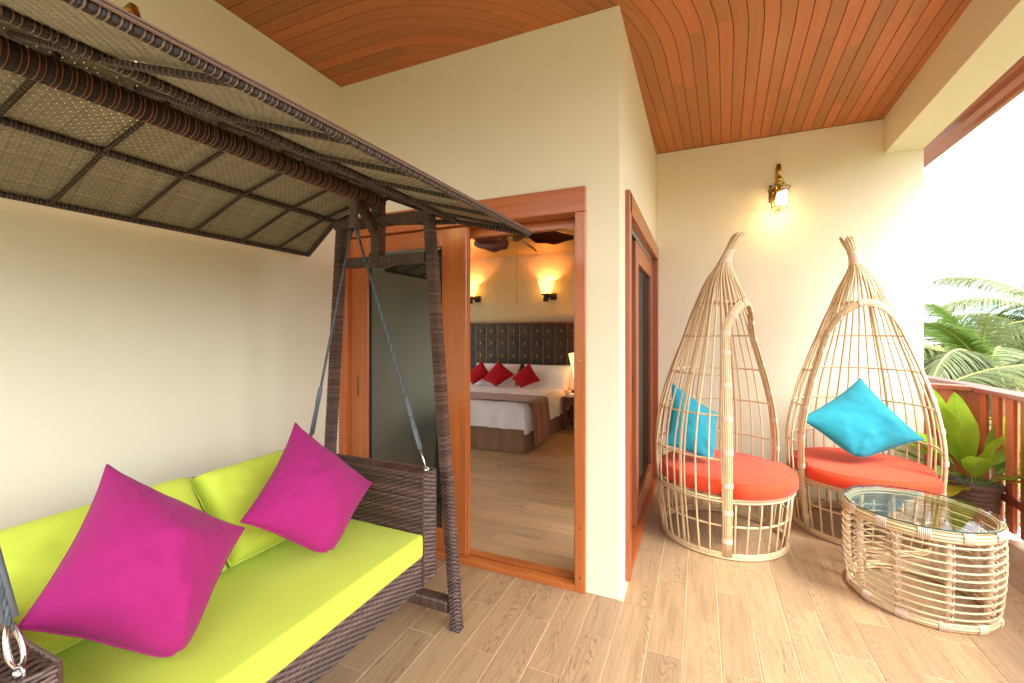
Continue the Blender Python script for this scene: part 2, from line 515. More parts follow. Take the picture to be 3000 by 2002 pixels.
# ------------------------------------------------------------------ helper shapes
def pillow_mesh(name, c, T, mat, N=30, pinch=.07, p=2.0, q=.42, wr=.004, seed=0, edge=.004, fold=.006, crush=0):
    """soft cushion between four corners c = [top, right, bottom, left]"""
    c = [V(k) for k in c]
    nrm = ((c[2] - c[0]).cross(c[1] - c[3])).normalized()
    mb = MB()
    ids = {}
    for side in (1, -1):
        for i in range(N + 1):
            for j in range(N + 1):
                s = -1 + 2 * i / N; t = -1 + 2 * j / N
                s = math.copysign(abs(s) ** .85, s); t = math.copysign(abs(t) ** .85, t)
                border = i in (0, N) or j in (0, N)
                if side == -1 and border: ids[(side, i, j)] = ids[(1, i, j)]; continue
                s2 = s * (1 - pinch * (1 - t * t)); t2 = t * (1 - pinch * (1 - s * s))
                a = (1 + s2) / 2; b = (1 + t2) / 2
                # corners: (s=-1,t=-1)=top (1,-1)=right (1,1)=bottom (-1,1)=left
                P = c[0] * (1 - a) * (1 - b) + c[1] * a * (1 - b) + c[2] * a * b + c[3] * (1 - a) * b
                h = T * ((1 - abs(s) ** p) * (1 - abs(t) ** p)) ** q
                w = noise.noise(V((s * 1.7 + seed, t * 1.7, side * 3.1 + seed)))
                cr = noise.noise(V((s * 5 + seed * 2, t * 5, side * 2.0 - seed)))
                m_ = min(1, (1 - abs(s)) * 3, (1 - abs(t)) * 3)
                # seam pucker: ripples that start at the edges
                rip = math.sin((s * 9 + seed) + 2 * w) * math.exp(-(1 - abs(t)) * 5) + math.sin((t * 9 - seed) + 2 * w) * math.exp(-(1 - abs(s)) * 5)
                h = h * (1 + .07 * w) + wr * cr * m_ + fold * rip * m_
                if border: h = edge * .3 * math.sin(11 * (s + t))
                P = P + nrm * h * side
                if crush:
                    g = (a * b) ** 5; cen = (c[0] + c[1] + c[2] + c[3]) / 4
                    P = P.lerp(cen, crush * g)
                    low = (a * b) ** 1.5
                    P = P + nrm * side * .013 * low * math.sin((a - b) * 16 + 3 * w + side) * m_
                    P = P + nrm * side * .011 * math.exp(-((a + b - .9 - .12 * w) / .09) ** 2) * m_ * math.sin(5 * (a - b) + seed)
                ids[(side, i, j)] = mb.vert(P, (a, b))
    global BORDER
    BORDER = [mb.v[ids[(1, i, 0)]] for i in range(N)] + [mb.v[ids[(1, N, j)]] for j in range(N)] + [mb.v[ids[(1, i, N)]] for i in range(N, 0, -1)] + [mb.v[ids[(1, 0, j)]] for j in range(N, 0, -1)]
    for side in (1, -1):
        for i in range(N):
            for j in range(N):
                f = [ids[(side, i, j)], ids[(side, i + 1, j)], ids[(side, i + 1, j + 1)], ids[(side, i, j + 1)]]
                mb.face(f if side == 1 else f[::-1])
    return mb.mesh(name, mat, True)

BORDER = []
def seam(o, mat, r=.0022, pts=None):
    b = MB(); b.tube(pts or BORDER, r, 5, closed=True); b.obj('seam', mat, o, True, False); return o

def soft_box(name, x0, x1, y0, y1, z0, z1, r, mat, parent=None, sag=.0, seg=4, cuts=10):
    bm = bmesh.new()
    bmesh.ops.create_cube(bm, size=1)
    for v in bm.verts:
        v.co = V(((x0 + x1) / 2 + v.co.x * (x1 - x0), (y0 + y1) / 2 + v.co.y * (y1 - y0), (z0 + z1) / 2 + v.co.z * (z1 - z0)))
    bmesh.ops.bevel(bm, geom=list(bm.edges), offset=r, segments=seg, affect='EDGES', profile=.6)
    bmesh.ops.subdivide_edges(bm, edges=[e for e in bm.edges if e.calc_length() > .12], cuts=cuts, use_grid_fill=True)
    for v in bm.verts:
        k = noise.noise(v.co * 4.0)
        v.co.z += k * sag * (1 if v.co.z > (z0 + z1) / 2 else .2)
        v.co.x += noise.noise(v.co * 5.0 + V((9, 0, 0))) * sag * .6
    me = bpy.data.meshes.new(name); bm.to_mesh(me); bm.free()
    me.polygons.foreach_set('use_smooth', [True] * len(me.polygons))
    me.materials.append(mat)
    return link(name, me, parent)

def weave_face(mb, O, U, Vv, N, lu, lv, pitch=.0085, stake=.024, amp=.0022, m=0):
    """rows of tape passing over and under upright stakes"""
    O, U, Vv, N = V(O), V(U).normalized(), V(Vv).normalized(), V(N).normalized()
    rows = max(1, int(round(lv / pitch))); pitch = lv / rows
    seg = max(2, int(round(lu / (stake / 2)))); du = lu / seg
    for r in range(rows):
        b = len(mb.v)
        for i in range(seg + 1):
            h = amp * math.cos(PI * i / 2 + (r % 2) * PI) if i % 2 == 0 else 0
            base = O + U * (i * du) + Vv * ((r + .5) * pitch)
            mb.v.append(tuple(base - Vv * pitch * .47 + N * (h - .0008)))
            mb.v.append(tuple(base + N * (h + .0014)))
            mb.v.append(tuple(base + Vv * pitch * .47 + N * (h - .0008)))
        for i in range(seg):
            k = b + i * 3
            mb.face((k, k + 3, k + 4, k + 1), m); mb.face((k + 1, k + 4, k + 5, k + 2), m)

def weave_post(mb, P0, P1, w, d, xa, pitch=.009, stake=.016, amp=.0022, m=0, wrapped=False):
    """a square post or bar dressed in rings of tape; xa = direction of its w side"""
    P0, P1 = V(P0), V(P1)
    T = (P1 - P0); L = T.length; T.normalize()
    A = V(xa); A = (A - T * A.dot(T)).normalized(); B = T.cross(A)
    rad = min(w, d) * .22
    loop = []
    for (sx, sy, a0) in ((1, 1, 0), (-1, 1, 90), (-1, -1, 180), (1, -1, 270)):
        for k in range(3):
            a = R(a0 + 45 * k)
            loop.append((sx * (w / 2 - rad) + rad * math.cos(a), sy * (d / 2 - rad) + rad * math.sin(a)))
    # add points on the straight sides
    pts = []
    n = len(loop)
    for i in range(n):
        a, b = loop[i], loop[(i + 1) % n]
        pts.append(a)
        dl = math.hypot(a[0] - b[0], a[1] - b[1])
        k = int(dl / stake)
        for j in range(1, k + 1): pts.append((a[0] + (b[0] - a[0]) * j / (k + 1), a[1] + (b[1] - a[1]) * j / (k + 1)))
    n = len(pts)
    rows = max(1, int(L / pitch)); pitch = L / rows
    for r in range(rows):
        b = len(mb.v)
        for i, (x, y) in enumerate(pts):
            q = math.hypot(x, y)
            nx, ny = x / q, y / q
            h = 0 if wrapped else (amp if (i + r) % 2 == 0 else -amp)
            for (dt, dh) in ((-.48, -.0012), (0, .0012), (.48, -.0012)):
                p = P0 + T * ((r + .5 + dt) * pitch) + A * (x + nx * (h + dh)) + B * (y + ny * (h + dh))
                mb.v.append(tuple(p))
        for i in range(n):
            j = (i + 1) % n
            for e in (0, 1):
                mb.face((b + i * 3 + e, b + j * 3 + e, b + j * 3 + e + 1, b + i * 3 + e + 1), m)
    # core that closes the gaps
    c = .0035
    Mx = Matrix((A, B, T)).transposed().to_4x4(); Mx.translation = P0
    mb.box(-w / 2 + c, w / 2 - c, -d / 2 + c, d / 2 - c, 0, L, 1, Mx)

def wrap_bar(mb, pts, r, pattern, n=8, sq=None, core=2):
    """bar wrapped with cord; pattern = list of (length, material, bulge)"""
    pts = [V(p) for p in pts]
    segs = [(pts[i + 1] - pts[i]).length for i in range(len(pts) - 1)]
    L = sum(segs)
    def at(d):
        for i, s in enumerate(segs):
            if d <= s or i == len(segs) - 1: return pts[i].lerp(pts[i + 1], min(1, d / s)), (pts[i + 1] - pts[i]).normalized()
            d -= s
    T0 = (pts[1] - pts[0]).normalized()
    up = V((0, 0, 1)) if abs(T0.z) < .9 else V((1, 0, 0))
    d = 0; k = 0
    while d < L:
        w, m, bl = pattern[k % len(pattern)]; k += 1
        w *= random.uniform(.85, 1.15)
        b = len(mb.v)
        for (dd, rr) in ((.04, r - .0008), (.5, r + bl), (.96, r - .0008)):
            P, T = at(min(L, d + dd * w))
            u = (up - T * up.dot(T)).normalized(); s_ = T.cross(u)
            slant = .25 * w
            for q in range(n):
                a = 2 * PI * q / n
                ca, sa = math.cos(a) * (sq[0] if sq else 1), math.sin(a) * (sq[1] if sq else 1)
                mb.v.append(tuple(P + (u * ca + s_ * sa) * rr + T * slant * math.sin(a)))
        for e in (0, 1):
            for q in range(n):
                mb.face((b + e * n + q, b + e * n + (q + 1) % n, b + (e + 1) * n + (q + 1) % n, b + (e + 1) * n + q), m)
        d += w
    mb.tube(pts, r - .0022, n, m=core, sq=sq)

def ring_pts(r, z, n=48, c=(0, 0), a0=0, a1=None, wob=0, seed=0):
    if a1 is None:
        return [(c[0] + (r + wob * noise.noise(V((math.cos(2 * PI * k / n) * 2 + seed, math.sin(2 * PI * k / n) * 2, z * 5)))) * math.cos(2 * PI * k / n),
                 c[1] + (r + wob * noise.noise(V((math.cos(2 * PI * k / n) * 2 + seed, math.sin(2 * PI * k / n) * 2, z * 5)))) * math.sin(2 * PI * k / n),
                 z + wob * .7 * noise.noise(V((math.cos(2 * PI * k / n) * 3, math.sin(2 * PI * k / n) * 3, seed)))) for k in range(n)]
    return [(c[0] + r * math.cos(a0 + (a1 - a0) * k / (n - 1)), c[1] + r * math.sin(a0 + (a1 - a0) * k / (n - 1)), z) for k in range(n)]

# ================================================================== LARGE STRUCTURE
# ---- ground, sea, balcony slab
mb = MB(); mb.box(-400, 400, -400, 900, -3.9, -3.6)
def grass():
    n = NT('tropical_ground'); v = n.coords(); a = n.noise(v, .6, 5, .6); b = n.noise(v, 9, 4, .7)
    c = n.mix(a.outputs[0], (.18, .21, .10), (.42, .38, .28)); c = n.mix(n.math('MULTIPLY', b.outputs[0], .6), c, (.05, .09, .02))
    n.color(c).set(rough=.9); n.bump(b.outputs[0], .6, .05); return n.m
struct(mb.obj('ground', grass()), 'grass and sandy ground below the balcony')

mb = MB()
mb.box(-5.0, 2.12, YK - .1, 7.2, -.35, -.012)
struct(mb.obj('floor_slab', M['cream']))
# foundation wall of the storey below
mb = MB(); mb.box(-4.9, 1.7, YK, 7.0, -3.6, -.352)
tag(mb.obj('lower_storey', M['cream']), 'cream painted ground floor storey under the balcony', 'building')

# ---- balcony floor of wood-look tiles
floor = bpy.data.objects.new('balcony_floor', None); COL.objects.link(floor); struct(floor, 'wood-look tiled balcony floor')
mb = MB(); mb.prism([(XA, YK), (1.98, YK), (1.98, 5.2), (XD1 - .1, 5.2), (XD1 - .1, YD + .02), (XC - .02, YD + .02), (XC - .02, YB + .02), (XA, YB + .02)], -.01, -.0025)
mb.obj('grout', M['grout'], floor)
TW, TL, G = .15, .6, .0016
tm = MB(); tm.cbox(-TW / 2 + G, TW / 2 - G, -TL / 2 + G, TL / 2 - G, -.009, 0, .0012)
tile_me = tm.mesh('tile', M['tile'])
rest = MB()
for i in range(-14, 16):
    x0 = -.367 + .15 * i
    off = 1.70 if i % 2 == 0 else 2.00
    for j in range(-9, 7):
        y0 = off + .6 * j; y1 = y0 + .6; x1 = x0 + .15
        # cut the tiles at the walls
        X0, X1, Y0, Y1 = max(x0, XA), min(x1, 1.975), max(y0, YK), min(y1, 5.2)
        if X1 <= XC + .03: Y1 = min(Y1, YB)
        elif X1 <= 1.52: Y1 = min(Y1, YD)
        if X1 - X0 < .01 or Y1 - Y0 < .01: continue
        full = (X1 - X0 > .1499 and Y1 - Y0 > .5999)
        cx_, cy_ = (X0 + X1) / 2, (Y0 + Y1) / 2
        if -cx_ * -.397 * -1 + cy_ * .918 > 1.25 and cx_ > -2.2:
            dz = random.uniform(-.0003, .0003)
            if full:
                o = link('tile', tile_me, floor); o.location = (cx_, cy_, dz)
            else:
                t = MB(); t.cbox(X0 - cx_ + G, X1 - cx_ - G, Y0 - cy_ + G, Y1 - cy_ - G, -.009, 0, .0012)
                o = t.obj('tile', M['tile'], floor); o.location = (cx_, cy_, dz)
        else:
            rest.cbox(X0 + G, X1 - G, Y0 + G, Y1 - G, -.009, 0, .0012)
stuff(rest.obj('tiles_nearby', M['tile'], floor))

# ---- bedroom floor
floor2 = bpy.data.objects.new('bedroom_floor', None); COL.objects.link(floor2); struct(floor2, 'wood-look tiled bedroom floor')
mb = MB(); mb.box(-4.6, XC - .15, YB + .15, 6.65, -.01, .0)
mb.obj('grout', M['grout'], floor2)
tm = MB(); tm.cbox(-TL / 2 + G, TL / 2 - G, -TW / 2 + G, TW / 2 - G, -.004, .004, .0012)
tile2_me = tm.mesh('tile', M['tile_in'])
rest = MB()
for j in range(28):
    y0 = YB + .15 + .15 * j
    for i in range(-1, 8):
        x0 = -4.6 + .6 * i + (.3 if j % 2 else 0); x1 = x0 + .6
        X0, X1 = max(x0, -4.6), min(x1, XC - .151)
        if X1 - X0 < .02: continue
        y1 = min(y0 + .15, 6.65)
        if y1 - y0 < .02: continue
        if X1 - X0 > .599 and y1 - y0 > .1499 and X1 > -2.9:
            o = link('tile', tile2_me, floor2); o.location = ((X0 + X1) / 2, (y0 + y1) / 2, 0)
        else:
            rest.cbox(X0 + G, X1 - G, y0 + G, y1 - G, -.004, .004, .0012)
stuff(rest.obj('tiles_by_the_walls', M['tile_in'], floor2))

# ---- walls
WT = CZ - .002
mb = MB(); mb.box(XA - .15, XA, YK, YB, 0, WT)
struct(mb.obj('wall_left', M['cream']), 'cream wall behind the swing')
mb = MB()
mb.box(XA - .15, XC, YB, YB + .148, 2.187, WT)          # over the door
mb.box(-.564, XC, YB, YB + .148, 0, 2.187)              # pier at the corner
mb.box(-4.6, XA, YB, YB + .148, 0, WT)
struct(mb.obj('wall_front', M['cream']), 'cream wall around the open sliding door')
mb = MB()
mb.box(XC - .148, XC, YB + .148, 6.65, 2.205, WT)
mb.box(XC - .148, XC, YB + .148, 2.53, 0, 2.205)
mb.box(XC - .148, XC, 4.35, 6.65, 0, 2.205)
struct(mb.obj('wall_side', M['cream']), 'cream wall around the side door')
mb = MB(); mb.box(XC, XD1, YD, YD + .16, 0, WT)
struct(mb.obj('wall_end', M['cream'], bevel=.004), 'cream end wall carrying the lantern')
mb = MB()
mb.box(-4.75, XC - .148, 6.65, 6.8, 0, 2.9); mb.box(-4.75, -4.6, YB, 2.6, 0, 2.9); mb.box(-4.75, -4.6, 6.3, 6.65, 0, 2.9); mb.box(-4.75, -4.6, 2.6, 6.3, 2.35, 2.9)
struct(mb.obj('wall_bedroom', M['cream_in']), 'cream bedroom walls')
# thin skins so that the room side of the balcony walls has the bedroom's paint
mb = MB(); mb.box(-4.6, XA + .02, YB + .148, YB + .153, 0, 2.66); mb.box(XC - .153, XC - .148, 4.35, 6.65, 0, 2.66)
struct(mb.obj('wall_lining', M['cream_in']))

# ---- roof slab and eave
mb = MB(); mb.box(-4.8, 1.75, YK, 7.2, CZ + .03, CZ + .2)
struct(mb.obj('roof_slab', M['cream']))
mb = MB()
mb.prism([(BX(YK), YK), (BXO(YK), YK), (BXO(YD), YD), (BX(YD), YD)], 2.833, CZ + .028)
struct(mb.obj('edge_beam', M['cream'], bevel=.004), 'cream beam along the balcony edge')
eave = thing('roof_eave', 'red-brown moulded wooden eave along the roof edge outside the cream beam', 'eave')
mb = MB()
prof = [(1.60, 3.02), (1.72, 3.02), (1.72, 2.99), (1.745, 2.965), (1.76, 2.93), (1.79, 2.905), (1.80, 2.875), (1.83, 2.875), (1.835, 2.92), (1.86, 2.95), (1.865, 3.05), (1.87, 3.17), (1.60, 3.17)]
prof = [(a, z) for a, z in prof]
n_ = len(prof)
for y in (YK, 6.6):
    for a, z in prof: mb.v.append((a + (y - 4.38) * .02, y, z))
for i in range(n_):
    j = (i + 1) % n_; mb.face((i, j, n_ + j, n_ + i))
mb.face(range(n_)); mb.face(range(n_, 2 * n_))
mb.obj('moulding', M['fascia'], eave)
mb = MB(); mb.box(1.5, 1.87, YK, 7.0, 3.17, 3.3)
mb.obj('gutter_board', M['fascia'], eave)

# ---- ceiling of curved boards
ceiling = bpy.data.objects.new('ceiling', None); COL.objects.link(ceiling); struct(ceiling, 'curved wooden board ceiling')
mb = MB(); mb.prism([(XA - .1, YK), (BX(YK) + .05, YK), (BX(YD) + .05, YD + .05), (XA - .1, YD + .05)], CZ + .014, CZ + .029)
mb.obj('backing', M['seam'], ceiling)
W = .0757
ACX, ACY = -1.77, 2.94
A_END = R(87.3)
def strip_path(r):
    """points along the middle line at radius r: straight, arc, straight"""
    out = []
    k = 5
    for i in range(k): out.append((XA + (ACX - XA) * i / k, ACY - r, 0.0))
    na = 22
    for i in range(na + 1):
        a = A_END * i / na
        out.append((ACX + r * math.sin(a), ACY - r * math.cos(a), a))
    ex, ey = out[-1][0], out[-1][1]
    L = (YD + .0 - ey) / math.sin(A_END)
    for i in range(1, 6): out.append((ex + math.cos(A_END) * L * i / 5, ey + math.sin(A_END) * L * i / 5, A_END))
    return out
for j in range(-1, 62):
    rin = .742 - W + W * j
    rout = .742 - W + W * (j + 1)
    gap = .0017
    rr = ((rin + gap), (rout - gap))
    pa, pb = strip_path(rr[0]), strip_path(rr[1])
    # cut by the beam
    n = len(pa)
    stop = n
    for i in range(n):
        if pb[i][0] > BX(pb[i][1]) + .04 or pb[i][1] < YK: stop = min(stop, i + 1); break
    if pa[0][1] < YK: continue
    pa, pb = pa[:stop], pb[:stop]
    n = len(pa)
    if n < 3: continue
    # lengths, then joints
    Ls = [0]
    for i in range(1, n): Ls.append(Ls[-1] + math.hypot(pa[i][0] - pa[i - 1][0], pa[i][1] - pa[i - 1][1]))
    cuts = [0]
    nxt = random.uniform(.5, 1.7)
    while nxt < Ls[-1] - .3: cuts.append(nxt); nxt += random.uniform(.9, 2.1)
    cuts.append(Ls[-1])
    def lerp_at(P, d):
        for i in range(1, n):
            if Ls[i] >= d - 1e-9:
                t = (d - Ls[i - 1]) / (Ls[i] - Ls[i - 1]); return (P[i - 1][0] + (P[i][0] - P[i - 1][0]) * t, P[i - 1][1] + (P[i][1] - P[i - 1][1]) * t)
        return P[-1][:2]
    for c in range(len(cuts) - 1):
        d0, d1 = cuts[c] + (.0008 if c else 0), cuts[c + 1] - .0008
        ds = [d0] + [l for l in Ls if d0 + .01 < l < d1 - .01] + [d1]
        mb = MB(); z0 = CZ + random.uniform(-.0006, .0006)
        off = random.uniform(0, 30)
        ch = .0016
        for d in ds:
            A, B = lerp_at(pa, d), lerp_at(pb, d)
            dx, dy = B[0] - A[0], B[1] - A[1]; l = math.hypot(dx, dy); dx /= l; dy /= l
            for (q, z, vv) in ((0, z0 + .012, 0), (0, z0 + ch, .001), (ch, z0, .003), (l - ch, z0, .073), (l, z0 + ch, .075), (l, z0 + .012, .076)):
                mb.vert((A[0] + dx * q, A[1] + dy * q, z), (d + off, vv + off))
        for i in range(len(ds) - 1):
            for k in range(5): mb.face((i * 6 + k, i * 6 + k + 1, (i + 1) * 6 + k + 1, (i + 1) * 6 + k))
        mb.face(range(6)); mb.face([(len(ds) - 1) * 6 + k for k in range(6)])
        mb.obj('board', M['ceil'], ceiling, fix=True)

# ---- bedroom ceiling boards
ceil2 = bpy.data.objects.new('bedroom_ceiling', None); COL.objects.link(ceil2); struct(ceil2, 'yellow-brown board ceiling in the bedroom')
mb = MB(); mb.box(-4.6, XC - .15, YB + .15, 6.65, 2.675, 2.69); mb.obj('backing', M['seam'], ceil2)
tm = MB(); tm.cbox(-4.6, XC - .153, 0.001, .099, 2.66, 2.674, .002)
bme = tm.mesh('board', M['in_ceil'])
for k in range(42):
    y = YB + .155 + .1 * k
    if y + .1 > 6.65: break
    o = link('board', bme, ceil2); o.location = (0, y, 0)

# ---- railing, flat white strip along the edge, partly over the tiles
mb = MB(); mb.box(1.66, 2.10, YD - .35, 5.6, -.012, .006); mb.box(1.985, 2.10, YK, YD - .35, -.012, .006)
struct(mb.obj('white_strip', M['white_trim']), 'flat white strip along the balcony edge')

def rail_run(root, P, Q, n0, z1=.955, front=True, s=.079, w=.084):
    P, Q = V(P), V(Q); d = (Q - P); L = d.length; d.normalize(); nrm = V((-d.y, d.x, 0))
    k = int(L / s)
    for i in range(k + 1):
        c = P + d * (s * (i + .5))
        if (c - P).length + w / 2 > L: break
        side = 1 if i % 2 == 0 else -1
        Mx = Matrix.Translation(c + nrm * (.022 * side)) @ Matrix.Rotation(math.atan2(d.y, d.x), 4, 'Z')
        b = MB(); b.cbox(-w / 2, w / 2, -.012, .012, .05 + random.uniform(-.006, .006), z1, .003)
        o = b.obj('railing_board', M['rail_z'], root); o.matrix_local = Mx
    Mx = Matrix.Translation(P) @ Matrix.Rotation(math.atan2(d.y, d.x), 4, 'Z')
    for z in (.27,):
        b = MB(); b.cbox(0, L, -.0045, .0045, z - .028, z + .028, .002, M=Mx)
        if z < .5: b = MB(); b.cbox(0, L, .031 * 1 + .0, .052, z - .028, z + .028, .003, M=Mx)
        b.obj('lower_rail' if z < .5 else 'upper_rail', M['rail_y'], root)
rail = thing('balcony_railing', 'red-brown wooden balustrade of upright boards with broad handrail beside the potted plant', 'railing', (0, 0, 0))
PA, PB_, PC, PD_ = (1.90, YK + .05, 0), (1.965, 4.42, 0), (1.72, 4.54, 0), (1.93, 7.0, 0)
rail_run(rail, PA, PB_, 0)
rail_run(rail, PB_, (1.61, 4.60, 0), 0)
rail_run(rail, (1.985, 4.46, 0), PD_, 0)
mb = MB()
def cap(mb, poly, z0, z1, c=.006):
    # handrail top with softened edge
    cx0 = sum(p[0] for p in poly) / len(poly); cy0 = sum(p[1] for p in poly) / len(poly)
    mb.prism(poly, z0, z1)
cap(mb, [(1.885, YK), (2.035, YK), (2.035, 4.45), (1.885, 4.375)], .955, .992)
mb.obj('handrail', M['rail_y'], rail, bevel=.006)
mb = MB(); cap(mb, [(1.885, 4.3755), (2.0345, 4.4505), (1.62, 4.66), (1.60, 4.545)], .955, .992)
mb.obj('handrail', M['rail_y'], rail, bevel=.006)
mb = MB(); cap(mb, [(1.93, 4.51), (2.035, 4.46), (1.95, 7.0), (1.83, 7.0)], .955, .9925)
mb.obj('handrail', M['rail_y'], rail, bevel=.006)

# ================================================================== DOORS
def prt(name, mats, root, *boxes, c=.003, bevel=0):
    b = MB()
    for bx in boxes: b.cbox(*bx, c=c)
    return b.obj(name, mats, root, bevel=bevel)
door = thing('sliding_door', 'orange-brown wooden sliding door standing open to the bedroom, dark glass leaf slid left', 'door', (0, 0, 0))
y0, y1 = YB - .022, YB + .15
prt('door_head', M['door_x'], door, (-2.298, -.564, y0, y1, 2.052, 2.187))
prt('head_stop', M['door_x'], door, (-2.228, -.622, YB + .105, YB + .149, 2.0, 2.051))
prt('door_jamb', M['door_z'], door, (-.621, -.564, y0, y1, 0, 2.051))
prt('door_jamb', M['door_z'], door, (-2.298, -2.232, y0, y1, 0, 2.051))
prt('jamb_stop', M['door_z'], door, (-.64, -.6215, YB + .03, YB + .06, .036, 1.999))
prt('threshold', M['door_x'], door, (-2.231, -.6215, y0, YB + .03, 0, .034), (-2.231, -.6215, YB + .031, YB + .06, 0, .018), (-2.231, -.6215, YB + .061, YB + .085, 0, .030), (-2.231, -.6215, YB + .086, y1, 0, .014))
for z in (.35, 1.25, .08):
    b = MB(); b.lathe([(.0, 0), (.007, 0), (.007, .0015), (.0, .002)], 10)
    o = b.obj('screw_plug', M['brass'], door); o.rotation_euler = (R(90), 0, 0); o.location = (-.592, y0 - .0003, z)
ly0, ly1 = YB + .012, YB + .052
lf = prt('door_leaf', M['door_z'], door, (-2.231, -2.07, ly0, ly1, .036, 2.05), c=.004)
prt('stile', M['door_z'], lf, (-1.485, -1.309, ly0, ly1, .036, 2.05), c=.004)
prt('leaf_rail', M['door_x'], lf, (-2.069, -1.486, ly0, ly1, 1.94, 2.049))
prt('leaf_rail', M['door_x'], lf, (-2.069, -1.486, ly0, ly1, .036, .172))
prt('glazing_bead', M['rubber'], lf, (-2.069, -2.058, ly0 + .008, ly1 - .008, .173, 1.939), (-1.497, -1.486, ly0 + .008, ly1 - .008, .173, 1.939), c=.001)
b = MB(); b.box(-2.058, -1.497, ly0 + .016, ly0 + .022, .173, 1.939)
b.obj('glass_pane', M['tint_glass'], lf)
prt('handle', M['brass_dark'], lf, (-2.165, -2.150, ly0 - .003, ly0 + .001, .96, 1.10), (-2.1625, -2.1525, ly0 - .0045, ly0 - .003, .985, 1.075), c=.001)
# second track leaf edge seen in the opening
prt('leaf_edge_strip', M['door_z'], lf, (-1.3085, -1.300, ly0 + .008, ly1 - .004, .04, 2.046), c=.001)

sd_ = thing('side_door', 'red-brown wooden side door with narrow glass leaf half open beside the cane chair', 'door', (0, 0, 0))
xo, xi = XC + .026, XC - .15
prt('door_head', M['door_y'], sd_, (xi, xo, 2.53, 4.352, 2.085, 2.205))
prt('door_jamb', M['sidedoor_z'], sd_, (xi, xo, 2.50, 2.575, 0, 2.205))
prt('door_jamb', M['sidedoor_z'], sd_, (xi, xo, 4.275, 4.352, 0, 2.084))
prt('threshold', M['door_y'], sd_, (xi, xo - .004, 2.576, 4.274, 0, .028), (xi + .03, xi + .05, 2.576, 4.274, .028, .042), (xi + .09, xi + .11, 2.576, 4.274, .028, .042))
prt('top_track', M['leather'], sd_, *[(xi + .012 + k * .022, xi + .02 + k * .022, 2.576, 4.274, 2.05, 2.084) for k in range(6)], c=.001)
l2 = prt('door_leaf', M['sidedoor_z'], sd_, (XC - .075, XC - .02, 3.12, 3.26, .045, 2.045), c=.004)
prt('stile', M['sidedoor_z'], l2, (XC - .075, XC - .02, 4.14, 4.27, .045, 2.045), c=.004)
prt('leaf_rail', M['door_y'], l2, (XC - .075, XC - .02, 3.261, 4.139, 1.90, 2.045))
prt('leaf_rail', M['door_y'], l2, (XC - .075, XC - .02, 3.261, 4.139, .045, .20))
b = MB(); b.box(XC - .05, XC - .044, 3.261, 4.139, .2, 1.9); b.obj('glass_pane', M['tint_glass'], l2)
prt('handle', M['brass_dark'], l2, (XC - .058, XC - .042, 3.116, 3.1205, 1.0, 1.10), c=.001)

# ================================================================== SWING
sw = thing('garden_swing', 'brown wicker hanging swing sofa with woven canopy roof along the cream wall', 'swing', (-1.5, .95, 0))
SO = V((-1.5, .95, 0))
def sobj(mb, name, mats, parent=None, smooth=False, fix=False):
    """mesh given in place, then moved under the swing's own origin"""
    if name in ('canopy_rail', 'edge_strand', 'canopy_rib', 'canopy_end_rail', 'woven_roof'):
        # the front edge of the roof hangs a little lower towards its near end
        mb.v = [(p[0], p[1], p[2] - max(0, (p[0] + 1.095) / .395) * .0225 * (1.81 - p[1])) for p in mb.v]
    mb.v = [tuple(V(p) - SO) for p in mb.v]
    return mb.obj(name, mats, parent or sw, smooth, fix)
WM = [M['wicker'], M['dark_core'], M['wrap_orange']]
YF, YN = 1.782, .118
for yy in (YF, YN):
    fine = .0088 if yy == YF else .014
    mb = MB(); weave_post(mb, (-1.055, yy, 0), (-1.212, yy, 1.985), .047, .052, (1, 0, 0), fine); sobj(mb, 'front_leg', WM)
    mb = MB(); weave_post(mb, (-1.905, yy, 0), (-1.765, yy, 1.985), .047, .052, (1, 0, 0), fine); sobj(mb, 'rear_leg', WM)
    mb = MB(); weave_post(mb, (-1.87, yy, .105), (-1.09, yy, .105), .06, .06, (0, 0, 1), fine, wrapped=True); sobj(mb, 'foot_bar', WM)
    mb = MB(); weave_post(mb, (-1.73, yy, 1.768), (-1.225, yy, 1.768), .05, .05, (0, 0, 1), fine, stake=.02); sobj(mb, 'cross_bar', WM)
    mb = MB(); weave_post(mb, (-1.80, yy, 1.972), (-1.215, yy, 1.972), .05, .05, (0, 0, 1), fine, stake=.02); sobj(mb, 'top_bar', WM)
    mb = MB(); weave_post(mb, (-1.523, yy, 1.74), (-1.523, yy, 2.10), .062, .055, (1, 0, 0), .0075, wrapped=True); sobj(mb, 'king_post', WM)
    inn = -1 if yy == YF else 1
    mb = MB(); weave_post(mb, (-1.523, yy + inn * .01, 1.90), (-1.523, yy + inn * .18, 2.085), .045, .045, (1, 0, 0), .0075, wrapped=True); sobj(mb, 'brace', WM)
    # hanger under the beam
    hy = yy + inn * .172
    mb = MB(); wrap_bar(mb, [(-1.523, hy, 2.06), (-1.523, hy, 1.90)], .021, [(.008, 0, .001)], 10, core=1)
    mb.v = mb.v
    sobj(mb, 'hanger', [M['wrap_grey'], M['dark_core'], M['dark_core']])
# main beam
mb = MB()
pat = [(.0165, 0, .0006), (.0034, 1, .0014), (.0075, 0, .0006), (.0034, 1, .0014)]
wrap_bar(mb, [(-1.523, -.06, 2.062), (-1.523, 1.80, 2.074)], .043, pat, 12, sq=(.84, .84), core=0)
sobj(mb, 'main_beam', [M['black'], M['wrap_orange']])
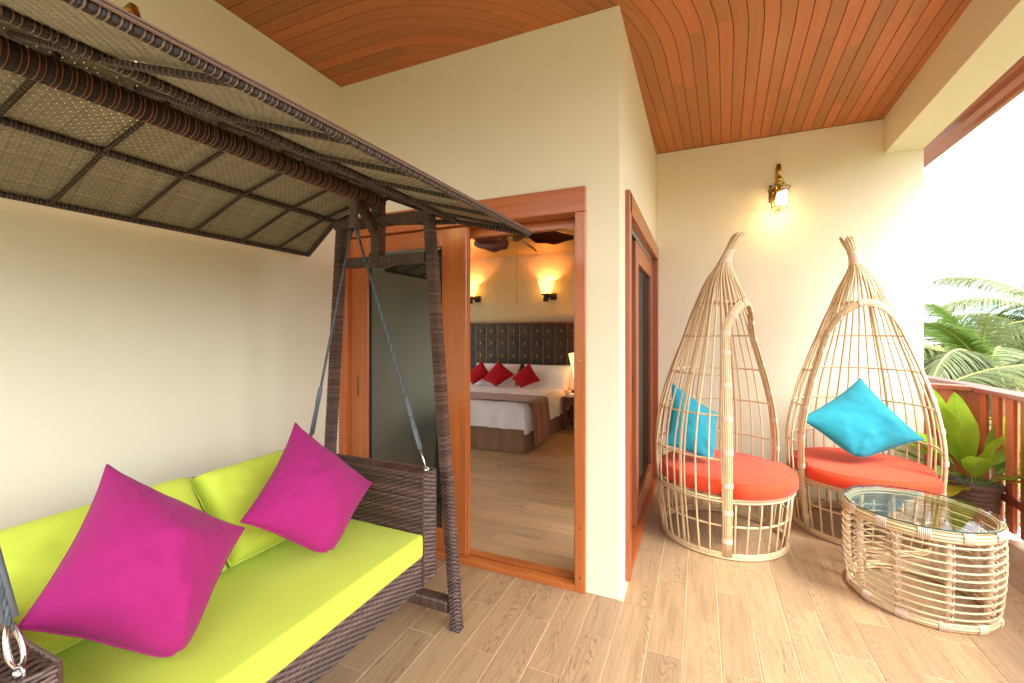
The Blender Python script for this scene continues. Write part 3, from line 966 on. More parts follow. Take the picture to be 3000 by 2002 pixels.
# canopy
Y0c, Y1c = -.03, 1.90
prof_c = [(-2.235, 1.883), (-1.87, 2.018), (-1.50, 2.112), (-1.095, 1.947), (-.70, 1.843)]
yend = [1.975, 1.835, 1.835, 1.835, 1.81]
barpat = [(.011, 0, .0004), (.0035, 1, .0008), (.006, 0, .0004), (.0035, 1, .0008)]
for k in (0, 1, 3, 4):
    x, z = prof_c[k]
    mb = MB(); wrap_bar(mb, [(x, Y0c, z), (x, yend[k], z)], .0122 if k < 4 else .0110, barpat, 8, core=0)
    sobj(mb, 'canopy_rail', [M['dark_core'], M['wrap_grey']])
# long strands along the front edge
for dx, dz in ((.010, .010), (.015, .002), (.003, .014), (-.006, .012)):
    mb = MB(); mb.tube([(-.70 + dx, Y0c, 1.843 + dz), (-.70 + dx, .9, 1.843 + dz + .001), (-.70 + dx, yend[4], 1.843 + dz)], .0026, 5)
    sobj(mb, 'edge_strand', M['wrap_grey'])
ribpat = [(.007, 0, .0006), (.007, 0, .0006), (.004, 1, .001)]
for y in (.056, .306, .556, .806, 1.056, 1.302, 1.545, 1.755):
    mb = MB(); wrap_bar(mb, [(x, y, z - .004) for x, z in prof_c[:3]], .0075, ribpat, 6, core=0); sobj(mb, 'canopy_rib', [M['dark_core'], M['wrap_grey']])
for y in (.22, .473, .723, .96, 1.20, 1.44, 1.66):
    mb = MB(); wrap_bar(mb, [(x, y, z - .004) for x, z in prof_c[2:]], .0075, ribpat, 6, core=0); sobj(mb, 'canopy_rib', [M['dark_core'], M['wrap_grey']])
for yy in (0, 1):
    mb = MB(); wrap_bar(mb, [(x, (yend[k] if yy else Y0c), z - .003) for k, (x, z) in enumerate(prof_c)], .012, ribpat, 7, core=0); sobj(mb, 'canopy_end_rail', [M['dark_core'], M['wrap_grey']])
    mb = MB(); y = yend[1] if yy else Y0c; wrap_bar(mb, [(-1.87, y, 2.010), (-1.095, y, 1.940)], .013, ribpat, 7, core=0); sobj(mb, 'canopy_tie', [M['dark_core'], M['wrap_grey']])
# woven roof
mb = MB()
pl = [V((a, 0, b + .012)) for a, b in prof_c]
NSG = len(pl) - 1
seg = [(pl[i + 1] - pl[i]).length for i in range(NSG)]
def yscale(x):
    for k in range(NSG):
        if prof_c[k][0] <= x <= prof_c[k + 1][0]:
            t = (x - prof_c[k][0]) / (prof_c[k + 1][0] - prof_c[k][0]); return (yend[k] + (yend[k + 1] - yend[k]) * t) / 1.90
    return yend[-1] / 1.90 if x > -1 else yend[0] / 1.90
LT = sum(seg)
def roof_at(d):
    for i, s in enumerate(seg):
        if d <= s or i == NSG - 1:
            t = d / s; return pl[i].lerp(pl[i + 1], t), V((-(pl[i + 1] - pl[i]).z, 0, (pl[i + 1] - pl[i]).x)).normalized()
        d -= s
P1, P2 = .0125, .0155
nw = int((Y1c - Y0c) / P1)
nl = int(LT / P2)
for i in range(nw):          # slats running over the roof
    y = Y0c + (i + .5) * P1
    b = len(mb.v)
    wdt = P1 * random.uniform(.41, .435)
    for k in range(nl + 1):
        p, nn = roof_at(min(LT, k * P2))
        h = .0014 * (1 if (k + i // 1) % 2 else -1)
        q = yscale(p.x); mb.v.append((p.x + nn.x * h, (y - wdt) * q, p.z + nn.z * h)); mb.v.append((p.x + nn.x * h, (y + wdt) * q, p.z + nn.z * h))
    for k in range(nl): mb.face((b + 2 * k, b + 2 * k + 1, b + 2 * k + 3, b + 2 * k + 2))
for k in range(nl):          # slats running lengthwise
    d = (k + .5) * P2
    b = len(mb.v); hw = P2 * random.uniform(.41, .44)
    p0, nn = roof_at(max(0, d - hw)); p1, n2 = roof_at(min(LT, d + hw))
    for s_ in range(13):
        y = Y0c + (Y1c - Y0c) * s_ / 12
        mb.v.append((p0.x, y * yscale(p0.x), p0.z)); mb.v.append((p1.x, y * yscale(p1.x), p1.z))
    for s_ in range(12): mb.face((b + 2 * s_, b + 2 * s_ + 1, b + 2 * s_ + 3, b + 2 * s_ + 2))
o = sobj(mb, 'woven_roof', M['canopy']); stuff(o)

# bench
XF, XBk, YI0, YI1, YO0, YO1 = -1.056, -1.86, .394, 1.510, .302, 1.602
ZA, ZB0 = .808, .345
def arm(yi, yo, name='armrest'):
    lo, hi = min(yi, yo), max(yi, yo)
    mb = MB()
    mb.box(XBk, XF - .004, lo + .004, hi - .004, ZB0 + .003, ZA - .004, 1)
    # inner and outer faces, front, top
    for y, ny in ((lo, -1), (hi, 1)):
        weave_face(mb, (XBk, y, ZB0), (1, 0, 0), (0, 0, 1), (0, ny, 0), XF - XBk, ZA - ZB0, .0085, .024)
    weave_face(mb, (XF, lo, ZB0), (0, 1, 0), (0, 0, 1), (1, 0, 0), hi - lo, ZA - ZB0, .0085, .023)
    weave_face(mb, (XBk, lo, ZA), (0, 1, 0), (1, 0, 0), (0, 0, 1), hi - lo, XF - XBk, .0105, .023)
    # braided corner bead
    for y in (lo, hi):
        mb.tube([(XBk, y, ZA), (XF, y, ZA)], .0045, 6); mb.tube([(XF, y, ZB0), (XF, y, ZA)], .0045, 6)
    return sobj(mb, name, WM)
arm(YI1, YO1); arm(YI0, YO0)
mb = MB()
mb.box(XF - .05, XF - .006, YI0 + .001, YI1 - .001, ZB0 + .003, .468, 1)
weave_face(mb, (XF - .003, YI0, ZB0), (0, 1, 0), (0, 0, 1), (1, 0, 0), YI1 - YI0, .470 - ZB0, .0085, .024)
weave_face(mb, (XF - .05, YI0, .470), (0, 1, 0), (1, 0, 0), (0, 0, 1), YI1 - YI0, .047, .0095, .024)
weave_face(mb, (XF - .05, YI0, ZB0), (0, 1, 0), (1, 0, 0), (0, 0, -1), YI1 - YI0, .047, .0095, .024)
sobj(mb, 'front_apron', WM)
mb = MB()
mb.box(XBk + .01, XF - .05, YI0 + .001, YI1 - .001, .43, .462, 1); mb.box(XBk - .06, XBk + .0, YO0, YO1, ZB0, .80, 1)
weave_face(mb, (XBk + .002, YI0, .46), (0, 1, 0), (0, 0, 1), (1, 0, 0), YI1 - YI0, .34, .0095, .024)
weave_face(mb, (XBk - .06, YO0, .802), (0, 1, 0), (1, 0, 0), (0, 0, 1), YO1 - YO0, .06, .0095, .024)
sobj(mb, 'seat_back', WM)

# ropes and snap hooks
def rope(p, q, name='rope', r=.0062):
    p, q = V(p), V(q); mb = MB(); L = (q - p).length; d = (q - p).normalized()
    u = V((0, 1, 0)); u = (u - d * u.dot(d)).normalized(); w = d.cross(u)
    n = int(L / .012)
    for s_ in range(3):
        pts = []
        for i in range(n + 1):
            a = 2 * PI * (i / 4.2 + s_ / 3)
            pts.append(p + d * (L * i / n) + (u * math.cos(a) + w * math.sin(a)) * r * .55)
        mb.tube(pts, r * .62, 5)
    # stitched sleeves
    mb.tube([p + d * (L - .26), p + d * (L - .25), p + d * (L - .17), p + d * (L - .16)], [r * .9, r * 1.8, r * 1.9, r * 1.2], 8)
    mb.tube([p + d * (L - .16) + u * r * .9, p + d * (L - .02) + u * r * 1.3], r * 1.0, 6)
    mb.tube([p + d * (L - .16) - u * r * .9, p + d * (L - .02) - u * r * 1.3], r * 1.0, 6)
    mb.tube([p, p + d * .06], r * 1.7, 8)
    return sobj(mb, name, M['rope'], smooth=True)
def snap(p, q):
    """carabiner from the rope end p to the eye q on the arm"""
    p, q = V(p), V(q); d = (q - p); L = d.length; d.normalize(); u = V((0, 1, 0)); u = (u - d * u.dot(d)).normalized(); w = u.cross(d)
    u = (u + w * .8).normalized(); u = (u - d * u.dot(d)).normalized()
    pts = []
    for k in range(20):
        a = 2 * PI * k / 20
        wd = .012 + .006 * (math.cos(a) * -.5 + .5)
        pts.append(p + d * (L / 2) - d * (L / 2) * math.cos(a) + u * wd * math.sin(a))
    mb = MB(); mb.tube(pts, .0042, 7, closed=True)
    ring = [q + u * .0 + d * .006 + (d * math.cos(a) + w * math.sin(a)) * .012 for a in [2 * PI * k / 12 for k in range(12)]]
    mb.tube(ring, .0028, 6, closed=True)
    mb.lathe([(.009, 0), (.009, .012), (.0, .013)], 10, (q.x, q.y, ZA - .001))
    return sobj(mb, 'snap_hook', M['steel'], smooth=True)
for yy, ya in ((1.61, 1.557), (.29, .350)):
    for xa in (-1.075, -1.76):
        top = V((-1.523 + (.012 if xa > -1.5 else -.012), yy, 1.905)); end = V((xa, ya, .822))
        d = (end - top).normalized(); a = end - d * .075
        rope(top, a + d * .012); snap(a, end)

# foot pads
for yy in (YF, YN):
    for xx in (-1.055, -1.905):
        mb = MB(); mb.cbox(xx - .026, xx + .026, yy - .026, yy + .026, -.0, .004, .001); sobj(mb, 'foot_pad', M['rubber'])

# ---- cushions on the swing
o = soft_box('seat_cushion', -1.84, XF + .006, YI0 + .004, YI1 - .003, .471, .566, .016, M['lime'], sag=.004)
for z in (.482, .556):
    seam(o, M['lime'], .0026, [(XF + .0055, YI0 + .012 + (YI1 - YI0 - .024) * k / 30, z + .0012 * math.sin(k * 1.9)) for k in range(31)] + [(-1.838, YI1 - .01, z), (-1.838, YI0 + .01, z)])
tag(o, 'long lime green seat cushion lying on the wicker swing', 'cushion')
def back_cushion(y0, y1, label, sk=0, seed=1):
    c = [(-1.735, y0, .855), (-1.735 + sk * .3, y1, .865), (-1.50 + sk, y1, .585), (-1.50, y0, .585)]
    me = pillow_mesh('back_cushion', c, .075, M['lime'], 30, .02, 7, .33, .006, seed, .003, .003)
    return tag(seam(link('back_cushion', me), M['lime'], .0032), label, 'cushion', 'lime back cushions on the swing')
back_cushion(.40, .985, 'lime green back cushion behind the larger front magenta pillow', 0, 3)
back_cushion(1.0, 1.50, 'lime green back cushion behind the smaller magenta pillow by the far armrest', .02, 5)
me = pillow_mesh('throw_pillow', [(-1.515, .662, 1.034), (-1.315, .921, .785), (-1.130, .645, .575), (-1.335, .43, .77)], .125, M['magenta'], 48, .095, 2.0, .62, .007, 1, fold=.009, crush=.22)
tag(seam(link('throw_pillow', me), M['magenta']), 'magenta throw pillow balanced on its corner nearest the camera on the swing', 'pillow', 'magenta pillows on the swing')
me = pillow_mesh('throw_pillow', [(-1.515, 1.276, 1.034), (-1.305, 1.490, .748), (-1.185, 1.15, .578), (-1.37, .945, .785)], .105, M['magenta'], 48, .095, 2.0, .62, .007, 8, fold=.009, crush=.22)
tag(seam(link('throw_pillow', me), M['magenta']), 'magenta throw pillow leaning by the far wicker armrest of the swing', 'pillow', 'magenta pillows on the swing')

# ================================================================== CANE CHAIRS
PROF = [(0, .388), (.169, .411), (.33, .427), (.45, .436), (.61, .441), (.80, .421), (.93, .394), (1.06, .358), (1.206, .309), (1.349, .257), (1.506, .203), (1.63, .156), (1.73, .116), (1.81, .074), (1.88, .040), (1.93, .028), (1.98, .026), (2.03, .030), (2.075, .038)]
def prad(z):
    for i in range(len(PROF) - 1):
        if z <= PROF[i + 1][0]:
            z0, r0 = PROF[i]; z1, r1 = PROF[i + 1]
            t = (z - z0) / (z1 - z0)
            ra = PROF[max(0, i - 1)]; rb = PROF[min(len(PROF) - 1, i + 2)]
            m0 = (r1 - ra[1]) / (z1 - ra[0]) * (z1 - z0) if i > 0 else (r1 - r0)
            m1 = (rb[1] - r0) / (rb[0] - z0) * (z1 - z0)
            t2, t3 = t * t, t * t * t
            return (2 * t3 - 3 * t2 + 1) * r0 + (t3 - 2 * t2 + t) * m0 + (-2 * t3 + 3 * t2) * r1 + (t3 - t2) * m1
    return PROF[-1][1]
ZT0, ZT1 = 1.35, 1.605
PH = R(61)
def phi_open(z):
    return PH if z <= ZT0 else PH * math.sqrt(max(0, 1 - ((z - ZT0) / (ZT1 - ZT0)) ** 2))
def chair(name, label, loc, rz, lean, ctype=0, seed=0):
    rnd = random.Random(seed)
    t = thing(name, label, 'chair', loc, rz, 'cane cocoon chairs')
    def pt(phi, z, dr=0):
        r = prad(z) + dr
        k = max(0, (z - 1.74) / .33)
        return V((r * math.cos(phi) + lean[0] * k * k, r * math.sin(phi) + lean[1] * k * k, z))
    n = 36
    for i in range(n):
        phi = 2 * PI * (i + .5) / n
        jit = rnd.uniform(-.02, .02)
        ph2 = phi + rnd.uniform(-.09, .09)
        def run(za, zb):
            k = max(4, int((zb - za) / .07)); out = []
            for q in range(k + 1):
                z = za + (zb - za) * q / k
                w = phi + jit * math.sin(z * 5 + i) * .6 + (ph2 - phi) * max(0, min(1, (z - 1.55) / .3))
                out.append(pt(w, z, -.002 + .003 * math.sin(z * 9 + i * 2.1)))
            return out
        segs = []
        aphi = math.atan2(math.sin(phi), math.cos(phi))
        # find where the rib meets the opening
        opened = False
        if abs(aphi) < PI / 2:
            z = .37
            if abs(aphi) < PH:
                opened = True
                while z < ZT1 and abs(aphi) < phi_open(z): z += .01
                segs = [run(0.01, .37), run(z, 2.065 + rnd.uniform(-.015, .02))]
        if not opened: segs = [run(0.01, 2.065 + rnd.uniform(-.02, .02))]
        for sgm in segs:
            b = MB(); b.tube(sgm, .0057 if i % 9 else .0066, 6)
            b.obj('cane_rib', M['rattan'], t, True, False)
    # two stout uprights at the back
    for phi in (R(140), R(-140), R(100), R(-100)):
        b = MB(); b.tube([pt(phi, z, -.013) for z in [.01 + 1.80 * q / 26 for q in range(27)]], .0095, 7)
        b.obj('upright', M['rattan'], t, True, False)
    # hoops
    for z in (1.61, 1.377, 1.13, .885, .62):
        r = prad(z) - .011
        half = phi_open(z) if z < 1.6 else None
        b = MB()
        for dz in ((-.005, .005) if z in (1.61,) else (0,)):
            if half and z < 1.6: b.tube(ring_pts(r, z + dz, 44, (0, 0), half + .02, 2 * PI - half - .02), .0066, 6)
            else: b.tube(ring_pts(r, z + dz, 44), .0055, 6, closed=True)
        b.obj('hoop', M['rattan'], t, True, False)
    b = MB(); b.tube(ring_pts(prad(.21) - .011, .21, 48, wob=.004, seed=seed), .007, 6, closed=True); b.obj('hoop', M['rattan'], t, True, False)
    b = MB()
    for dr, z in ((-.012, .372), (.003, .366), (-.004, .382), (-.022, .362)): b.tube(ring_pts(prad(.37) + dr, z, 56), .0068, 6, closed=True)
    b.obj('seat_ring', M['rattan'], t, True, False)
    b = MB()
    for dr, z in ((-.010, .008), (.005, .009), (-.002, .021), (.0, .034)): b.tube(ring_pts(prad(0) + .004 + dr, z, 56), .0072, 6, closed=True)
    b.obj('base_ring', M['rattan'], t, True, False)
    # seat platform slats
    b = MB()
    for k in range(-4, 5):
        yk = k * .085; hl = math.sqrt(max(.001, .40 ** 2 - yk ** 2)); b.tube([(-hl, yk, .352), (hl, yk, .352)], .008, 6)
    for yk in (-.2, .2):
        hl = math.sqrt(.40 ** 2 - yk ** 2); b.tube([(yk, -hl, .336), (yk, hl, .336)], .011, 6)
    b.obj('seat_slats', M['rattan'], t, True, False)
    # arch: bundle of canes round the opening
    zs = [.02, .12, .21, .30, .37, .47, .57, .67, .77, .87, .97, 1.07, 1.17, 1.27, 1.35]
    def on(z, a): return (V(((prad(z) + .004) * math.cos(a), (prad(z) + .004) * math.sin(a), z)), V((math.cos(a), math.sin(a), .1 if z < 1 else .4)))
    left = [on(z, PH) for z in zs]
    arc = [on(ZT0 + (ZT1 - ZT0) * math.sin(PI * k / 18), PH * math.cos(PI * k / 18)) for k in range(1, 18)]
    right = [(V((p.x, -p.y, p.z)), V((nn.x, -nn.y, nn.z))) for p, nn in left[::-1]]
    path = left + arc + right
    P = [p for p, _ in path]
    b = MB()
    for off, dn in ((-2, -.001), (-1, .003), (0, .0045), (1, .003), (2, -.001), (-.5, -.007), (.8, -.007)):
        pts = []
        for i, (p, nn) in enumerate(path):
            T = (P[min(len(P) - 1, i + 1)] - P[max(0, i - 1)]).normalized()
            nn = (nn - T * nn.dot(T)).normalized(); bb = T.cross(nn)
            pts.append(p + bb * off * .0108 + nn * dn)
        b.tube(pts, .0058, 6)
    b.obj('arch_bundle', M['rattan'], t, True, False)
    # bindings round the bundle
    acc = 0; last = 0
    for i in range(1, len(path)):
        seglen = (P[i] - P[i - 1]).length; acc += seglen
        if acc - last > .125:
            last = acc
            T = (P[min(len(P) - 1, i + 1)] - P[i - 1]).normalized()
            nn = path[i][1]; nn = (nn - T * nn.dot(T)).normalized(); bb = T.cross(nn)
            b = MB()
            for q in range(5):
                c = P[i] + T * (q - 2) * .0062 + nn * -.001
                lp = [c + bb * math.cos(a) * .0282 + nn * math.sin(a) * .0115 for a in [2 * PI * k / 14 for k in range(14)]]
                b.tube(lp, .0032, 4, closed=True)
            b.obj('binding', M['bind'], t, True, False)
    # neck binding
    b = MB()
    for q in range(13):
        z = 1.885 + q * .0072
        b.tube([pt(2 * PI * k / 16, z, .006) for k in range(16)], .0046, 5, closed=True)
    b.obj('neck_binding', M['bind'], t, True, False)
    return t
c1 = chair('cane_chair', 'cocoon-shaped cane chair beside the side door, seen from its side', (.136, 3.379, 0), R(-26.5), (.10, .04), seed=3)
c2 = chair('cane_chair', 'cocoon-shaped cane chair behind the coffee table, its opening facing the camera', (1.04, 3.828, 0), R(-90), (.03, -.08), seed=11)

def seat_pad(loc, rz, label, seed):
    mb = MB(); n = 72
    prof = [(0, .0), (.5, 0), (.9, 0), (.965, .004), (.99, .014), (1.0, .03), (1.0, .06), (.99, .078), (.965, .090), (.92, .096), (.6, .101), (.25, .104), (0.001, .105)]
    for f, z in prof:
        for k in range(n):
            a = 2 * PI * k / n; aa = math.atan2(math.sin(a), math.cos(a))
            s = 1 / (1 + math.exp((abs(aa) - R(57)) * 26))
            rr = .408 + .048 * s - .02 * math.exp(-((abs(aa) - R(63)) / .07) ** 2)
            w = noise.noise(V((math.cos(a) * 3 + seed, math.sin(a) * 3, z * 9)))
            rr += .003 * w + .0018 * math.sin(a * 38 + w * 4) * (1 if .01 < z < .08 else 0)
            zz = z + .004 * noise.noise(V((f * math.cos(a) * 3 + seed, f * math.sin(a) * 3, 0))) * (1 if z > .07 else 0)
            mb.vert((rr * f * math.cos(a), rr * f * math.sin(a), zz), (0, 0))
    for i in range(len(prof) - 1):
        for k in range(n): mb.face((i * n + k, i * n + (k + 1) % n, (i + 1) * n + (k + 1) % n, (i + 1) * n + k))
    o = mb.obj('seat_cushion', M['red'], None, True)
    for q in (4, 8): seam(o, M['red'], .0026, [mb.v[q * n + k] for k in range(n)])
    o.location = loc; o.rotation_euler = (0, 0, rz)
    return tag(o, label, 'cushion', 'red seat cushions of the cane chairs')
seat_pad((.136, 3.379, .388), R(-26.5), 'round coral red seat cushion in the cane chair beside the side door', 1)
seat_pad((1.04, 3.828, .388), R(-90), 'round coral red seat cushion in the cane chair behind the table', 5)
def lw(lat, D, z): return (-.3971 * D + .9178 * lat, .9178 * D + .3971 * lat, z)
me = pillow_mesh('throw_pillow', [lw(1.171, 3.178, 1.035), lw(1.551, 3.28, .789), lw(1.394, 2.973, .492), lw(1.071, 3.034, .621)], .085, M['teal'], 40, .08, 2.0, .62, .006, 2, fold=.008, crush=.15)
tag(seam(link('throw_pillow', me), M['teal']), 'teal throw pillow in the cane chair beside the side door, seen through its ribs', 'pillow', 'teal pillows in the cane chairs')
me = pillow_mesh('throw_pillow', [lw(2.63, 3.28, 1.06), lw(2.846, 3.0, .662), lw(2.335, 2.93, .51), lw(2.09, 3.16, .775)], .105, M['teal'], 44, .085, 2.0, .62, .007, 6, fold=.009, crush=.2)
tag(seam(link('throw_pillow', me), M['teal']), 'teal throw pillow standing on its corner in the cane chair behind the table', 'pillow', 'teal pillows in the cane chairs')

# ================================================================== COFFEE TABLE
tb = thing('coffee_table', 'round cane drum coffee table with horizontal rods and green-edged glass top', 'table', (1.058, 2.968, 0), R(9))
tr_ = lambda z: .288 + .018 * (z / .47) + .012 * math.sin(PI * z / .47)
b = MB()
for dr, z in ((-.006, .468), (.004, .456), (.006, .441), (.004, .427), (-.014, .462), (-.018, .447)): b.tube(ring_pts(.302 + dr, z, 64), .0072, 6, closed=True)
b.obj('top_rim', M['rattan'], tb, True, False)
b = MB()
for dr, z in ((0, .008), (.006, .021), (.004, .035), (-.014, .010), (-.012, .028)): b.tube(ring_pts(tr_(0) + dr, z, 64), .0074, 6, closed=True)
b.obj('bottom_rim', M['rattan'], tb, True, False)
for k in range(10):
    z = .066 + k * .0375
    b = MB(); b.tube(ring_pts(tr_(z) + .004, z, 64, wob=.0016, seed=k), .0050, 6, closed=True); b.obj('rod', M['rattan'], tb, True, False)
NP = 10
wraps = MB()
for k in range(NP):
    a = 2 * PI * (k + .3) / NP
    b = MB(); b.tube([((tr_(z) - .015) * math.cos(a), (tr_(z) - .015) * math.sin(a), z) for z in (.02, .14, .26, .36, .45)], .0125, 8); b.obj('post', M['rattan'], tb, True, False)
    for j in range(10):
        z = .066 + j * .0375
        c = V(((tr_(z) - .008) * math.cos(a), (tr_(z) - .008) * math.sin(a), z)); nn = V((math.cos(a), math.sin(a), 0)); tt = V((-math.sin(a), math.cos(a), 0))
        for s_ in (-1, 1):
            lp = [c + (tt * math.cos(q) * .0165 + V((0, 0, 1)) * math.cos(q) * .013 * s_ + nn * math.sin(q) * .0195) for q in [2 * PI * i / 10 for i in range(10)]]
            wraps.tube(lp, .0019, 4, closed=True)
stuff(wraps.obj('cane_wraps', M['bind'], tb, True, False))
for z, rr, h in ((.447, .302, .027), (.021, tr_(0), .022)):
    for k in range(12):
        a = 2 * PI * k / 12 + (.1 if z > .2 else .35)
        b = MB()
        for q in range(7):
            aa = a + (q - 3) * .022
            c = V((rr * math.cos(aa), rr * math.sin(aa), z)); nn = V((math.cos(aa), math.sin(aa), 0))
            b.tube([c + nn * math.cos(w) * .0155 + V((0, 0, 1)) * math.sin(w) * h * 1.02 for w in [2 * PI * i / 12 for i in range(12)]], .0032, 4, closed=True)
        b.obj('binding', M['bind'], tb, True, False)
b = MB(); b.lathe([(.0, 0), (.312, 0), (.314, .001)], 72, (0, 0, .4765), 0, False, False); b.lathe([(.314, .007), (.312, .008), (0, .008)], 72, (0, 0, .4765), 0, False, False)
b.lathe([(.314, .001), (.3146, .002), (.3146, .006), (.314, .007)], 72, (0, 0, .4765), 1, False, False)
b.obj('glass_top', [M['glass'], M['glass_edge']], tb, False, True)
for k in range(6):
    a = 2 * PI * k / 6; b = MB(); b.lathe([(0, 0), (.008, 0), (.008, .003), (0, .003)], 10, (.295 * math.cos(a), .295 * math.sin(a), .4735)); b.obj('clear_pad', M['white_trim'], tb)

# ================================================================== POTTED PLANT
PX, PY = 1.785, 4.14
plant = thing('potted_plant', 'broad-leaved green plant in ribbed dark brown pot by the railing', 'plant', (PX, PY, .006))
b = MB()
pr = [(.0, .0), (.150, 0), (.156, .008)]
for k in range(9):
    z = .02 + k * .030; r = .158 + .038 * (z / .3)
    pr += [(r - .003, z), (r + .005, z + .010), (r + .005, z + .018), (r - .003, z + .028)]
pr += [(.200, .30), (.214, .308), (.216, .335), (.208, .343), (.196, .340), (.190, .322), (.188, .300), (0.001, .298)]
pr = [(r * .70, z) for r, z in pr]
b.lathe(pr, 44, cap0=False, cap1=False); b.obj('pot', M['pot'], plant, True)
b = MB()
rg = random.Random(5)
for k in range(900):
    a = rg.uniform(0, 2 * PI); rr = .130 * math.sqrt(rg.random()); s = rg.uniform(.004, .008)
    c = V((rr * math.cos(a), rr * math.sin(a), .314 + rg.uniform(0, .006)))
    q = [c + V((rg.uniform(-1, 1), rg.uniform(-1, 1), rg.uniform(-.6, .6))).normalized() * s for _ in range(4)]
    i0 = len(b.v)
    for p in q: b.v.append(tuple(p))
    for f in ((0, 1, 2), (0, 2, 3), (0, 3, 1), (1, 3, 2)): b.face([i0 + x for x in f])
gv = strands('grey_gravel', [(.10, .11, .11), (.3, .31, .32), (.18, .19, .2), (.5, .5, .5)], .7, .3)
b.lathe([(.0, .308), (.131, .308)], 30, cap0=False, cap1=False)
stuff(b.obj('gravel', gv, plant))
def leaf_mesh(az, el, L, Wd, droop, twist=0, x0=(0, 0, .31), stem=.25, cup=.18):
    """leaf on a stalk: starts at elevation el, bends down by droop along its length"""
    mb = MB(); n = 18; mcols = 7
    p = V(x0); e = el
    pts = []; dirs = []
    for i in range(n + 1):
        t = i / n
        d = V((math.cos(az) * math.cos(e), math.sin(az) * math.cos(e), math.sin(e)))
        pts.append(p.copy()); dirs.append(d)
        p = p + d * (L / n); e -= droop / n * (.5 + t)
    side0 = V((-math.sin(az), math.cos(az), 0))
    for i in range(n + 1):
        t = i / n
        d = dirs[i]; up = d.cross(side0) * -1
        if up.z < 0 and abs(d.z) < .9: up = -up
        q = Matrix.Rotation(twist * t, 3, d)
        side = q @ side0; upv = q @ up
        tt = max(0, (t - stem) / (1 - stem))
        w = Wd * (math.sin(PI * min(1, tt ** .8)) ** .75 if 0 < tt < 1 else 0) * .5
        w = max(w, .0035 * (1 - tt))
        for c in range(mcols):
            s = -1 + 2 * c / (mcols - 1)
            wave = .010 * math.sin(t * 17 + s * 2 + az * 3) * abs(s) * (w / (Wd * .5 + 1e-6))
            off = side * (s * w) + upv * (abs(s) * w * cup * (1 if tt > 0 else 0) + wave)
            if c == (mcols - 1) // 2: off = off - upv * .002
            mb.vert(pts[i] + off, (t, (s + 1) / 2))
    for i in range(n):
        for c in range(mcols - 1):
            a = i * mcols + c; mb.face((a, a + 1, a + mcols + 1, a + mcols))
    return mb
LV = [  # azimuth, elevation, length, width, droop, twist, kind, start
    (-150, 82, .62, .175, .10, .5, 'leaf', (-.05, -.03)), (-165, 76, .66, .12, .15, .9, 'leaf', (-.07, 0)),
    (18, 64, .64, .165, .22, 1.3, 'leaf', (.04, -.02)), (16, 32, .85, .14, .35, .9, 'leaf', (.05, -.02)), (5, 50, .5, .14, .7, 1.0, 'leaf_dark', (.04, -.03)), (-60, 40, .42, .13, .9, .2, 'leaf', (.01, -.06)), (-170, 60, .46, .12, .6, -.9, 'leaf', (-.05, -.03)), (-130, 12, .34, .09, .6, .2, 'leaf_yellow', (-.04, -.07)), (0, 8, .5, .11, .5, .5, 'leaf', (.07, -.04)),
    (20, 30, .70, .105, 1.0, .4, 'leaf', (.06, -.03)), (-40, 34, .46, .11, 1.1, .2, 'leaf', (.05, -.07)),
    (-112, 60, .40, .125, .9, .1, 'leaf', (-.02, -.08)), (-20, 48, .30, .10, 1.2, -.2, 'leaf_yellow', (.04, -.06)),
    (-160, 24, .55, .10, .55, .3, 'leaf_dark', (-.07, -.02)), (175, 34, .62, .11, .6, .2, 'leaf_dark', (-.07, .02)),
    (-140, 42, .42, .09, 1.3, -.3, 'leaf_dark', (-.05, -.06)), (-150, 20, .36, .06, .8, .2, 'leaf_yellow', (-.05, -.06)),
    (140, 50, .58, .12, .6, .2, 'leaf_dark', (-.03, .05)), (80, 60, .55, .11, .5, .3, 'leaf', (.02, .06)),
    (35, 58, .48, .12, .6, .2, 'leaf_dark', (.05, .03)), (-170, 52, .50, .09, .9, .3, 'leaf', (-.06, .01)), (-75, 74, .44, .12, .5, .4, 'leaf', (.0, -.06))]
for az, el, L, Wd, dr, tw, kd, st in LV:
    leaf_mesh(R(az), R(el), L * 1.1, Wd * 1.12, dr, tw, (st[0] * .6, st[1] * .6, .305)).obj('leaf', M[kd], plant, True, False)

